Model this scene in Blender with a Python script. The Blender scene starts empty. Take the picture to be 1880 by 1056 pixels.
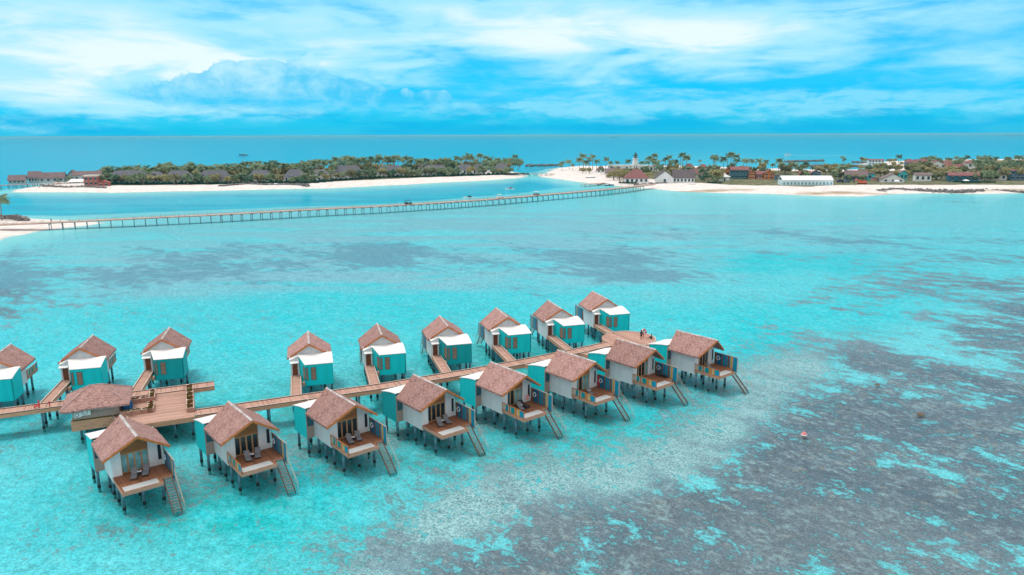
import bpy, bmesh, math, random
import numpy as np
from mathutils import Vector, Matrix
R = math.radians
random.seed(7)
S = bpy.context.scene
COL = S.collection

# ------------------------------------------------------------------ camera
CAMH, FPX, PITCH, ROLL = 40.51, 1337.2, 0.20665, 0.00373
cam = bpy.data.cameras.new('camera'); cam.sensor_width = 36; cam.lens = 36*FPX/1880
cam.clip_end = 120000; cam.clip_start = 0.5
co = bpy.data.objects.new('camera', cam); COL.objects.link(co)
co.matrix_world = Matrix.Translation((0, 0, CAMH)) @ Matrix.Rotation(math.pi/2-PITCH, 4, 'X') @ Matrix.Rotation(-ROLL, 4, 'Z')
S.camera = co
def ray(px, py):
    u0 = (px-940)/FPX; v0 = (528-py)/FPX
    cr, sr, c, s = math.cos(ROLL), math.sin(ROLL), math.cos(PITCH), math.sin(PITCH)
    u = u0*cr+v0*sr; v = -u0*sr+v0*cr
    return Vector((u, c+v*s, -s+v*c))
def gp(px, py, z=0.0):
    d = ray(px, py); t = (z-CAMH)/d.z
    return Vector((d.x*t, d.y*t, z))
def proj(x, y, z=0.0):                       # numpy: world point -> photograph position
    c, s, cr, sr = math.cos(PITCH), math.sin(PITCH), math.cos(ROLL), math.sin(ROLL)
    zz = z-CAMH; d = y*c-zz*s; u = x/d; v = (y*s+zz*c)/d
    return 940+FPX*(u*cr-v*sr), 528-FPX*(u*sr+v*cr)

# ------------------------------------------------------------------ materials
def nodes(m):
    m.use_nodes = True
    nt = m.node_tree; nt.nodes.clear(); return nt
def N(nt, typ, **k):
    n = nt.nodes.new(typ)
    for a, b in k.items():
        if a.startswith('i_'):
            key = a[2:]; key = int(key) if key.isdigit() else key.replace('_', ' ')
            n.inputs[key].default_value = b
        else: setattr(n, a, b)
    return n
def mat(name, col, rough=.7, var=.15, scale=3.0, stretch=(1, 1, 1), bump=0.0, spec=.3, col2=None, detail=5, metal=0):
    m = bpy.data.materials.new(name); nt = nodes(m); L = nt.links.new
    out = N(nt, 'ShaderNodeOutputMaterial'); b = N(nt, 'ShaderNodeBsdfPrincipled')
    b.inputs['Roughness'].default_value = rough; b.inputs['Specular IOR Level'].default_value = spec; b.inputs['Metallic'].default_value = metal
    tc = N(nt, 'ShaderNodeTexCoord'); mp = N(nt, 'ShaderNodeMapping'); mp.inputs['Scale'].default_value = stretch
    nz = N(nt, 'ShaderNodeTexNoise'); nz.inputs['Scale'].default_value = scale; nz.inputs['Detail'].default_value = detail
    L(tc.outputs['Object'], mp.inputs[0]); L(mp.outputs[0], nz.inputs['Vector'])
    r = N(nt, 'ShaderNodeValToRGB')
    c2 = col2 or tuple(c*(1+var) for c in col); c1 = tuple(c*(1-var) for c in col)
    r.color_ramp.elements[0].position = .3; r.color_ramp.elements[1].position = .7
    r.color_ramp.elements[0].color = (*c1, 1); r.color_ramp.elements[1].color = (*c2, 1)
    L(nz.outputs[0], r.inputs[0]); L(r.outputs[0], b.inputs['Base Color'])
    if bump:
        bp = N(nt, 'ShaderNodeBump'); bp.inputs['Strength'].default_value = bump; bp.inputs['Distance'].default_value = .05
        L(nz.outputs[0], bp.inputs['Height']); L(bp.outputs[0], b.inputs['Normal'])
    L(b.outputs[0], out.inputs[0]); return m
def plank_mat(name, col, axis=0, width=.14, var=.25, rough=.75):
    """boards separated by dark gaps; every board its own tone, with grain"""
    m = bpy.data.materials.new(name); nt = nodes(m); L = nt.links.new
    out = N(nt, 'ShaderNodeOutputMaterial'); b = N(nt, 'ShaderNodeBsdfPrincipled'); b.inputs['Roughness'].default_value = rough
    b.inputs['Specular IOR Level'].default_value = .25
    tc = N(nt, 'ShaderNodeTexCoord'); sp = N(nt, 'ShaderNodeSeparateXYZ'); L(tc.outputs['Object'], sp.inputs[0])
    dv = N(nt, 'ShaderNodeMath', operation='DIVIDE'); L(sp.outputs[axis], dv.inputs[0]); dv.inputs[1].default_value = width
    fl = N(nt, 'ShaderNodeMath', operation='FLOOR'); L(dv.outputs[0], fl.inputs[0])
    fr = N(nt, 'ShaderNodeMath', operation='FRACT'); L(dv.outputs[0], fr.inputs[0])
    wn = N(nt, 'ShaderNodeTexWhiteNoise', noise_dimensions='1D'); L(fl.outputs[0], wn.inputs['W'])
    nz = N(nt, 'ShaderNodeTexNoise'); nz.inputs['Scale'].default_value = .9; nz.inputs['Detail'].default_value = 6
    mp = N(nt, 'ShaderNodeMapping'); mp.inputs['Scale'].default_value = (2.2, .35, 1) if axis == 0 else (.35, 2.2, 1)
    L(tc.outputs['Object'], mp.inputs[0]); L(mp.outputs[0], nz.inputs['Vector'])
    ad = N(nt, 'ShaderNodeMath', operation='ADD'); L(wn.outputs[0], ad.inputs[0]); L(nz.outputs[0], ad.inputs[1])
    r = N(nt, 'ShaderNodeValToRGB'); L(ad.outputs[0], r.inputs[0])
    r.color_ramp.elements[0].position = .35; r.color_ramp.elements[1].position = 1.25 if False else 1.0
    r.color_ramp.elements[0].color = (*[c*(1-var) for c in col], 1); r.color_ramp.elements[1].color = (*[min(1, c*(1+var)) for c in col], 1)
    lt = N(nt, 'ShaderNodeMath', operation='LESS_THAN'); L(fr.outputs[0], lt.inputs[0]); lt.inputs[1].default_value = .1
    mx = N(nt, 'ShaderNodeMix', data_type='RGBA'); L(lt.outputs[0], mx.inputs[0]); L(r.outputs[0], mx.inputs[6])
    mx.inputs[7].default_value = (*[c*.35 for c in col], 1)
    L(mx.outputs[2], b.inputs['Base Color']); L(b.outputs[0], out.inputs[0]); return m
def thatch_mat(name, a, c, d):
    m = bpy.data.materials.new(name); nt = nodes(m); L = nt.links.new
    out = N(nt, 'ShaderNodeOutputMaterial'); b = N(nt, 'ShaderNodeBsdfPrincipled'); b.inputs['Roughness'].default_value = .95
    b.inputs['Specular IOR Level'].default_value = .1
    tc = N(nt, 'ShaderNodeTexCoord')
    def nz(scale, st, det):
        mp = N(nt, 'ShaderNodeMapping'); mp.inputs['Scale'].default_value = st
        n = N(nt, 'ShaderNodeTexNoise'); n.inputs['Scale'].default_value = scale; n.inputs['Detail'].default_value = det
        L(tc.outputs['Object'], mp.inputs[0]); L(mp.outputs[0], n.inputs['Vector']); return n
    n1 = nz(1.0, (2.6, 12, 2.6), 8); n2 = nz(.7, (1, 1, 1), 4); n3 = nz(1.0, (9, 4, 9), 4)
    r = N(nt, 'ShaderNodeValToRGB'); r.color_ramp.elements[0].position = .34; r.color_ramp.elements[1].position = .68
    r.color_ramp.elements[0].color = (*a, 1); r.color_ramp.elements[1].color = (*c, 1); L(n1.outputs[0], r.inputs[0])
    r2 = N(nt, 'ShaderNodeValToRGB'); r2.color_ramp.elements[0].position = .42; r2.color_ramp.elements[1].position = .72
    r2.color_ramp.elements[0].color = (0, 0, 0, 1); r2.color_ramp.elements[1].color = (.6, .6, .6, 1); L(n2.outputs[0], r2.inputs[0])
    mx = N(nt, 'ShaderNodeMix', data_type='RGBA'); L(r2.outputs[0], mx.inputs[0]); L(r.outputs[0], mx.inputs[6]); mx.inputs[7].default_value = (*d, 1)
    r3 = N(nt, 'ShaderNodeValToRGB'); r3.color_ramp.elements[0].position = .55; r3.color_ramp.elements[1].position = .78
    r3.color_ramp.elements[0].color = (0, 0, 0, 1); r3.color_ramp.elements[1].color = (.55, .55, .55, 1); L(n3.outputs[0], r3.inputs[0])
    mx2 = N(nt, 'ShaderNodeMix', data_type='RGBA'); L(r3.outputs[0], mx2.inputs[0]); L(mx.outputs[2], mx2.inputs[6]); mx2.inputs[7].default_value = (*[min(1, x*1.7) for x in d], 1)
    bp = N(nt, 'ShaderNodeBump'); bp.inputs['Strength'].default_value = .9; bp.inputs['Distance'].default_value = .12
    L(n1.outputs[0], bp.inputs['Height']); L(bp.outputs[0], b.inputs['Normal'])
    oi = N(nt, 'ShaderNodeObjectInfo'); mrn = N(nt, 'ShaderNodeMapRange'); L(oi.outputs['Random'], mrn.inputs[0]); mrn.inputs[3].default_value = .84; mrn.inputs[4].default_value = 1.12
    mv = N(nt, 'ShaderNodeMix', data_type='RGBA', blend_type='MULTIPLY'); mv.inputs[0].default_value = 1; L(mx2.outputs[2], mv.inputs[6]); L(mrn.outputs[0], mv.inputs[7])
    L(mv.outputs[2], b.inputs['Base Color']); L(b.outputs[0], out.inputs[0]); return m
def glass_mat(name, col):
    m = mat(name, col, rough=.08, var=.35, scale=1.2, spec=.6); return m

M = {}
M['thatch'] = thatch_mat('thatch', (.15, .08, .073), (.60, .355, .315), (.50, .31, .285))
M['white'] = mat('white_render', (.69, .72, .74), .8, .07, 1.8, (1, 1, .18))
M['white_roof'] = mat('white_membrane', (.82, .80, .79), .6, .06, 1.5)
M['teal'] = mat('teal_paint', (.0, .57, .61), .55, .09, 1.6, (1, 1, .12))
M['teal_dark'] = mat('dark_teal_paint', (.0, .33, .36), .55, .09, 1.6, (1, 1, .12))
M['orange_wood'] = mat('orange_timber', (.50, .165, .045), .6, .25, 2.0, (1, 3, 1))
M['brown_panel'] = plank_mat('brown_cladding', (.36, .15, .06), 2, .2, .2)
M['door_wood'] = mat('door_timber', (.46, .26, .12), .5, .15, 2)
M['red_door'] = mat('red_brown_door', (.20, .055, .025), .5, .2, 3, (6, 6, 1))
M['glass_dark'] = glass_mat('dark_glass', (.012, .03, .04))
M['glass_pale'] = glass_mat('curtained_glass', (.16, .38, .42))
M['glass_mid'] = glass_mat('teal_glass', (.02, .10, .13))
M['deck_new'] = plank_mat('deck_boards', (.25, .105, .055), 0, .14, .3)
M['deck_edge'] = mat('deck_fascia', (.48, .27, .19), .7, .2, 1.2, (1, 1, 8))
M['board_u'] = plank_mat('walkway_boards', (.42, .245, .19), 0, .16, .35)
M['board_v'] = plank_mat('plaza_boards', (.42, .25, .195), 1, .16, .35)
M['board_fascia'] = mat('walkway_fascia', (.60, .30, .185), .75, .25, 1.0, (1, 1, 9))
M['kerb_pale'] = mat('kerb_pale', (.62, .50, .42), .8, .15, 2)
M['kerb_dark'] = mat('kerb_dark', (.10, .065, .06), .8, .2, 2)
M['net'] = mat('net_fabric', (.47, .49, .49), .8, .06, 6)
M['panel_grey'] = mat('taupe_panel', (.42, .28, .24), .8, .08, 1)
M['louver'] = plank_mat('louvre_slats', (.26, .165, .125), 2, .11, .2)
M['pile'] = mat('pile_concrete', (.11, .225, .28), .7, .3, 1.5)
M['pile_sunk'] = mat('pile_water_tint', (.06, .30, .30), .9, .3, 2)  # murk of the water painted into the submerged part so it blends
M['pile_wet'] = mat('pile_wet', (.012, .018, .02), .5, .3, 3)
M['p_blue'] = mat('panel_blue', (.0, .155, .30), .5, .1, 2)
M['p_teal'] = mat('panel_teal', (.0, .24, .28), .5, .1, 2)
M['p_sky'] = mat('panel_light_blue', (.0, .26, .42), .5, .1, 2)
M['p_orange'] = mat('panel_orange', (.55, .20, .03), .5, .1, 2)
M['p_yellow'] = mat('panel_yellow', (.55, .34, .05), .5, .1, 2)
M['p_beige'] = mat('panel_beige', (.5, .40, .32), .6, .1, 2)
M['p_wood'] = mat('panel_wood', (.22, .085, .05), .6, .2, 2)
M['rail_metal'] = mat('rail_metal', (.5, .42, .34), .5, .1, 2)
M['tread'] = mat('stair_tread', (.24, .235, .21), .8, .2, 2)
M['stair_wood'] = mat('stair_timber', (.16, .085, .055), .7, .2, 2)
M['lounge'] = mat('grey_weave', (.20, .195, .215), .8, .15, 9)
M['lounge_dark'] = mat('dark_frame', (.03, .03, .035), .6, .15, 5)
M['plastic_white'] = mat('white_plastic', (.8, .8, .8), .4, .03, 2)
M['red'] = mat('red_paint', (.55, .03, .03), .45, .1, 2)
M['blue_cloth'] = mat('blue_tarp', (.005, .085, .22), .5, .35, 2.5, bump=.5)
M['pink'] = mat('pink_cloth', (.75, .42, .38), .8, .1, 3)
M['taupe_wall'] = mat('taupe_render', (.42, .30, .265), .85, .07, .7)
M['soil'] = mat('planting', (.28, .17, .03), .9, .5, 5, col2=(.05, .09, .03))
M['flower_red'] = mat('flower_red', (.4, .05, .06), .8, .3, 8)
M['flower_yellow'] = mat('flower_yellow', (.42, .28, .04), .8, .35, 8, col2=(.10, .12, .03))
M['planter_wood'] = mat('planter_timber', (.42, .23, .17), .7, .15, 2)
M['ridge'] = mat('ridge_cap', (.50, .40, .38), .8, .35, 1.6, (1, 1, 1), col2=(.74, .69, .68))
M['skin'] = mat('skin', (.35, .2, .14), .6, .05, 4)
M['cloth_dark'] = mat('dark_clothes', (.02, .025, .035), .8, .2, 6)
M['hair'] = mat('hair', (.015, .012, .01), .6, .1, 6)
M['sand'] = None

# ------------------------------------------------------------------ mesh helpers
class MB:
    def __init__(s): s.v = []; s.f = []; s.m = []; s.mats = []
    def mi(s, m):
        if m not in s.mats: s.mats.append(m)
        return s.mats.index(m)
    def add(s, vs, fs, m):
        o = len(s.v); k = s.mi(m); s.v += [tuple(v) for v in vs]
        for f in fs: s.f.append([o+i for i in f]); s.m.append(k)
        return s
    def box(s, a, b, m, T=None):
        (x0, y0, z0), (x1, y1, z1) = a, b
        vs = [Vector((x, y, z)) for z in (z0, z1) for x, y in ((x0, y0), (x1, y0), (x1, y1), (x0, y1))]
        if T: vs = [T @ v for v in vs]
        return s.add(vs, [(3, 2, 1, 0), (4, 5, 6, 7), (0, 1, 5, 4), (1, 2, 6, 5), (2, 3, 7, 6), (3, 0, 4, 7)], m)
    def prism(s, poly, z0, z1, m):          # poly ccw; z0/z1 number or function(x,y)
        n = len(poly); f0 = z0 if callable(z0) else (lambda x, y: z0); f1 = z1 if callable(z1) else (lambda x, y: z1)
        vs = [(x, y, f0(x, y)) for x, y in poly]+[(x, y, f1(x, y)) for x, y in poly]
        fs = [tuple(range(n-1, -1, -1)), tuple(range(n, 2*n))]+[(i, (i+1) % n, n+(i+1) % n, n+i) for i in range(n)]
        return s.add(vs, fs, m)
    def xz(s, poly, y0, y1, m):             # poly (x,z) extruded along y
        n = len(poly); vs = [(x, y0, z) for x, z in poly]+[(x, y1, z) for x, z in poly]
        fs = [tuple(range(n)), tuple(range(2*n-1, n-1, -1))]+[((i+1) % n, i, n+i, n+(i+1) % n) for i in range(n)]
        return s.add(vs, fs, m)
    def tube(s, a, b, r0, r1, m, n=8, caps=True):
        a = Vector(a); b = Vector(b); d = (b-a).normalized()
        t = d.orthogonal().normalized(); w = d.cross(t)
        vs = []
        for p, r in ((a, r0), (b, r1)):
            for i in range(n):
                q = 2*math.pi*i/n; vs.append(p+t*math.cos(q)*r+w*math.sin(q)*r)
        fs = [(i, (i+1) % n, n+(i+1) % n, n+i) for i in range(n)]
        if caps: fs += [tuple(range(n-1, -1, -1)), tuple(range(n, 2*n))]
        return s.add(vs, fs, m)
    def path(s, pts, rs, m, n=7):
        for i in range(len(pts)-1): s.tube(pts[i], pts[i+1], rs[i], rs[i+1], m, n, i == 0 or i == len(pts)-2)
        return s
    def lathe(s, prof, m, n=12, c=(0, 0, 0)):
        vs = []; fs = []
        for r, z in prof:
            for i in range(n):
                q = 2*math.pi*i/n; vs.append((c[0]+r*math.cos(q), c[1]+r*math.sin(q), c[2]+z))
        for k in range(len(prof)-1):
            for i in range(n): fs.append((k*n+i, k*n+(i+1) % n, (k+1)*n+(i+1) % n, (k+1)*n+i))
        fs.append(tuple(range(n-1, -1, -1))); fs.append(tuple((len(prof)-1)*n+i for i in range(n)))
        return s.add(vs, fs, m)
    def torus(s, c, ax, R0, r, m, n=18, k=8, mfun=None):
        ax = Vector(ax).normalized(); t = ax.orthogonal().normalized(); w = ax.cross(t); c = Vector(c); vs = []
        for i in range(n):
            a = 2*math.pi*i/n; e = t*math.cos(a)+w*math.sin(a)
            for j in range(k):
                b = 2*math.pi*j/k; vs.append(c+e*(R0+r*math.cos(b))+ax*r*math.sin(b))
        for i in range(n):
            mm = mfun(i) if mfun else m
            fs = [(i*k+j, ((i+1) % n)*k+j, ((i+1) % n)*k+(j+1) % k, i*k+(j+1) % k) for j in range(k)]
            o = len(s.v) if i == 0 else o
            if i == 0: s.v += [tuple(v) for v in vs]
            q = s.mi(mm)
            for f in fs: s.f.append([o+x for x in f]); s.m.append(q)
        return s
    def mesh(s, name, smooth=False):
        me = bpy.data.meshes.new(name); me.from_pydata(s.v, [], s.f)
        for m in s.mats: me.materials.append(m)
        me.polygons.foreach_set('material_index', s.m)
        if smooth: me.polygons.foreach_set('use_smooth', [True]*len(s.f))
        me.update(); return me
    def build(s, name, parent=None, smooth=False):
        o = bpy.data.objects.new(name, s.mesh(name, smooth)); COL.objects.link(o)
        if parent: o.parent = parent
        return o
def link(name, me, parent=None):
    o = bpy.data.objects.new(name, me); COL.objects.link(o)
    if parent: o.parent = parent
    return o
def tag(o, label, cat, group=None, kind=None):
    if label: o['label'] = label
    if cat: o['category'] = cat
    if group: o['group'] = group
    if kind: o['kind'] = kind
    return o
def thing(name, label, cat, loc=(0, 0, 0), rz=0.0, group=None):
    o = bpy.data.objects.new(name, None); COL.objects.link(o); o.location = loc; o.rotation_euler = (0, 0, rz)
    o.empty_display_size = .2
    return tag(o, label, cat, group)
def struct(o): o['kind'] = 'structure'; return o
def clone(o, parent=None):
    c = o.copy(); COL.objects.link(c)
    if parent: c.parent = parent
    for ch in list(o.children): clone(ch, c)
    return c

# ------------------------------------------------------------------ noise (numpy value noise)
def vnoise(x, y, seed=0):
    xi = np.floor(x).astype(np.int64); yi = np.floor(y).astype(np.int64); xf = x-xi; yf = y-yi
    def h(a, b):
        n = (a*374761393+b*668265263+seed*1442695041) & 0x7fffffff
        n = ((n ^ (n >> 13))*1274126177) & 0x7fffffff
        return ((n ^ (n >> 16)) & 0xffff)/65535.0
    u = xf*xf*(3-2*xf); v = yf*yf*(3-2*yf)
    return (h(xi, yi)*(1-u)+h(xi+1, yi)*u)*(1-v)+(h(xi, yi+1)*(1-u)+h(xi+1, yi+1)*u)*v
def fbm(x, y, o=4, seed=0):
    t = 0; a = .5; n = 0
    for i in range(o): t = t+a*vnoise(x*2**i, y*2**i, seed+i*17); n += a; a *= .5
    return t/n
def sdist(x, y, poly):                        # signed distance, positive inside
    d = np.full(x.shape, 1e18); ins = np.zeros(x.shape, bool); n = len(poly)
    for i in range(n):
        ax, ay = poly[i]; bx, by = poly[(i+1) % n]
        ex, ey = bx-ax, by-ay; wx, wy = x-ax, y-ay
        t = np.clip((wx*ex+wy*ey)/(ex*ex+ey*ey+1e-9), 0, 1)
        d = np.minimum(d, (wx-ex*t)**2+(wy-ey*t)**2)
        c = ((ay <= y) & (by > y)) | ((by <= y) & (ay > y))
        xx = ax+(y-ay)/(by-ay+1e-12)*ex
        ins ^= (c & (x < xx))
    return np.where(ins, 1, -1)*np.sqrt(d)
def sstep(a, b, x):
    t = np.clip((x-a)/(b-a), 0, 1); return t*t*(3-2*t)

# ------------------------------------------------------------------ coast lines
def pl(pts, z=0): return [tuple(gp(a, b, z)[:2]) for a, b in pts]
LEFT_ISLE = pl([(15, 353), (40, 353.5), (100, 353), (200, 354), (300, 352), (400, 350), (500, 348), (600, 346), (700, 341), (800, 336), (900, 331), (950, 327), (968, 324),
                (962, 319), (940, 315), (860, 311), (800, 310), (600, 311), (400, 315), (200, 320), (130, 330), (70, 341), (25, 349)])
RIGHT_ISLE = pl([(985, 323), (1000, 326), (1060, 334), (1090, 338), (1140, 342), (1160, 345), (1200, 347), (1250, 352), (1300, 354), (1400, 356), (1500, 360), (1580, 361), (1650, 356), (1700, 355), (1800, 356), (1880, 355), (2100, 358), (2300, 350),
                 (2200, 293), (1880, 293), (1750, 294), (1620, 297), (1580, 301), (1640, 306), (1600, 311), (1520, 313), (1400, 310), (1250, 305), (1100, 306), (1060, 305), (1025, 308), (1005, 317)])
BANK = pl([(-120, 470), (0, 438), (40, 431), (80, 424), (150, 415), (190, 409), (120, 404), (70, 402), (0, 397), (-120, 390)])

# ------------------------------------------------------------------ seabed (one sheet to the horizon)
na, nd = 330, 430
th = np.linspace(R(-62), R(62), na)
dist = np.concatenate([np.geomspace(34, 1400, nd-30), np.geomspace(1460, 60000, 30)])
TH, D = np.meshgrid(th, dist)
X = D*np.sin(TH); Y = D*np.cos(TH)
PX, PY = proj(X, np.maximum(Y, 20.0), -.8)
wx = (fbm(X/22, Y/22, 4, 3)-.5); wy = (fbm(X/22+50, Y/22, 4, 5)-.5)
qx = PX+wx*120; qy = PY+wy*70*np.clip((PY-250)/500, .1, 1)
def blob(cx, cy, sx, sy, rot=0):
    c, s = math.cos(R(rot)), math.sin(R(rot)); dx, dy = qx-cx, qy-cy
    a = (dx*c+dy*s)/sx; b = (-dx*s+dy*c)/sy
    return np.exp(-(a*a+b*b))
reef_poly = [(740, 1075), (850, 985), (960, 945), (1060, 928), (1150, 905), (1240, 885), (1300, 855), (1380, 800), (1440, 745), (1480, 705), (1540, 685), (1570, 640), (1640, 600), (1730, 575), (1850, 548), (2000, 520), (2600, 520), (2600, 1700), (500, 1700), (640, 1180)]
sd = sdist(qx, qy, reef_poly)
near = np.clip((PY-520)/500, .08, 1)
reef = sstep(-150, 80, sd)*.82
reef = np.maximum(reef, .40*sstep(-230, -20, sd)*sstep(520, 640, PY))
reef -= .55*blob(1620, 600, 110, 26, 15)+.35*blob(1760, 640, 120, 20, 20)
for b in [(690, 475, 120, 26, .95), (860, 487, 70, 18, .6), (1100, 480, 120, 26, .75), (1190, 508, 130, 20, .85), (1000, 455, 160, 16, .35), (420, 480, 160, 24, .7), (250, 505, 200, 18, .7), (110, 530, 160, 22, .6), (20, 515, 90, 40, .85),
          (560, 458, 120, 14, .5), (1380, 430, 160, 12, .5), (1560, 442, 150, 9, .6), (1480, 462, 120, 7, .5), (1740, 460, 150, 8, .4), (1300, 455, 90, 8, .3), (1560, 565, 30, 8, .5), (1700, 520, 150, 12, .5), (1800, 500, 140, 10, .4),
          (1850, 570, 120, 26, .6), (1790, 480, 210, 24, .5), (1830, 530, 170, 24, .62), (1640, 540, 180, 12, .45), (1490, 548, 120, 9, .4), (1700, 505, 160, 9, .45), (1600, 515, 130, 7, .4), (1860, 440, 150, 10, .4), (0, 580, 30, 20, .7), (1830, 372, 110, 5, .35)]:
    reef = np.maximum(reef, min(1, b[4]*1.15)*blob(b[0], b[1], b[2]*1.5, b[3]*1.35))
reef = np.clip(reef, 0, 1)
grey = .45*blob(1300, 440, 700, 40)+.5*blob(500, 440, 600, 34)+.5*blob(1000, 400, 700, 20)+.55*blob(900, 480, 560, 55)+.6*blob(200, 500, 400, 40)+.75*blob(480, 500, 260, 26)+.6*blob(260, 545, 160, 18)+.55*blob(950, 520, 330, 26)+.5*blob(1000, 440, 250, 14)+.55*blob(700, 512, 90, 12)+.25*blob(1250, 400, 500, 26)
speck = .62*sstep(-240, -10, sd)*sstep(560, 700, PY)*(1-.75*sstep(-30, 60, sd))+.26
for (cx, cy, sx, sy, w) in [(330, 880, 150, 60, .35), (520, 830, 160, 60, .4), (700, 800, 160, 55, .4), (880, 770, 150, 50, .4), (1020, 740, 160, 50, .4), (1180, 705, 150, 42, .4), (1290, 690, 120, 36, .4), (900, 900, 190, 60, .45), (1150, 830, 140, 45, .35), (700, 1000, 230, 60, .35), (200, 980, 200, 60, .25), (60, 800, 120, 60, .2), (800, 600, 500, 40, .12), (300, 590, 350, 40, .12)]:
    speck = np.maximum(speck, w*blob(cx, cy, sx, sy)+.26)
vivid = .35+0*PX
for (cx, cy, sx, sy, w) in [(720, 550, 520, 45, .55), (1450, 480, 160, 20, .55), (1560, 490, 200, 25, .4), (1150, 780, 160, 60, .5), (1400, 650, 90, 50, .55), (1340, 590, 200, 40, .35), (200, 640, 260, 60, .3), (400, 960, 150, 70, .5), (560, 880, 120, 60, .35), (700, 620, 500, 50, .3), (350, 760, 400, 60, .3), (100, 980, 160, 80, .3), (1650, 560, 200, 30, .35)]:
    vivid = vivid+w*blob(cx, cy, sx, sy)
vivid = vivid*(1-.85*sstep(-60, 60, sd))
vivid = np.clip(vivid-.35*sstep(470, 380, PY)*sstep(340, 365, PY), 0, 1)
green = np.clip(.5*blob(560, 740, 320, 60)+.5*blob(900, 690, 200, 50)+.5*blob(330, 900, 220, 80)+.45*blob(1130, 790, 90, 30)+.35*blob(930, 640, 180, 40)+.4*blob(760, 820, 300, 60)+.35*blob(450, 990, 200, 60), 0, 1)
# lagoon behind the long bridge, then the open ocean
lag_y = np.interp(PX, [-400, 0, 120, 240, 480, 720, 860, 960, 1020, 1150], [396, 396, 395, 389, 380, 372, 360, 353, 345, 338])
lagoon = sstep(3.5, -3.5, PY-lag_y+wy*3)*(PX < 1170)
ocean = sstep(760, 1000, D)*.6+sstep(900, 2600, D)*.4
isl = np.maximum(sdist(X, Y, LEFT_ISLE), sdist(X, Y, RIGHT_ISLE)); bank = sdist(X, Y, BANK)
shore = np.maximum(sstep(-34, -2, isl), sstep(-26, 0, bank))
lagoon = lagoon*sstep(0, -12, isl)
Z = -.65-1.6*lagoon-5*ocean+.35*(fbm(X/5, Y/5, 4, 9)-.5)*sstep(300, 150, D)+.25*reef
Z = Z*(1-shore*.85)
verts = np.stack([X.ravel(), Y.ravel(), Z.ravel()], 1)
idx = np.arange(na*nd).reshape(nd, na)
faces = np.stack([idx[:-1, :-1].ravel(), idx[:-1, 1:].ravel(), idx[1:, 1:].ravel(), idx[1:, :-1].ravel()], 1)
def np_mesh(name, verts, faces):
    me = bpy.data.meshes.new(name); me.vertices.add(len(verts)); me.vertices.foreach_set('co', verts.astype(np.float32).ravel())
    n = len(faces); me.loops.add(n*4); me.loops.foreach_set('vertex_index', faces.astype(np.int32).ravel())
    me.polygons.add(n); me.polygons.foreach_set('loop_start', np.arange(0, n*4, 4, dtype=np.int32)); me.polygons.foreach_set('use_smooth', np.ones(n, bool))
    me.update(); me.validate(); return me
me = np_mesh('seabed', verts, faces)
for nm, arr in (('reef', reef), ('grey', np.clip(grey, 0, 1)), ('speck', np.clip(speck, 0, 1)), ('vivid', vivid), ('green', green), ('lagoon', np.clip(lagoon, 0, 1)), ('ocean', ocean), ('shore', shore)):
    a = me.attributes.new(nm, 'FLOAT', 'POINT'); a.data.foreach_set('value', arr.astype(np.float32).ravel())
seabed = struct(link('seabed', me))
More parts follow.
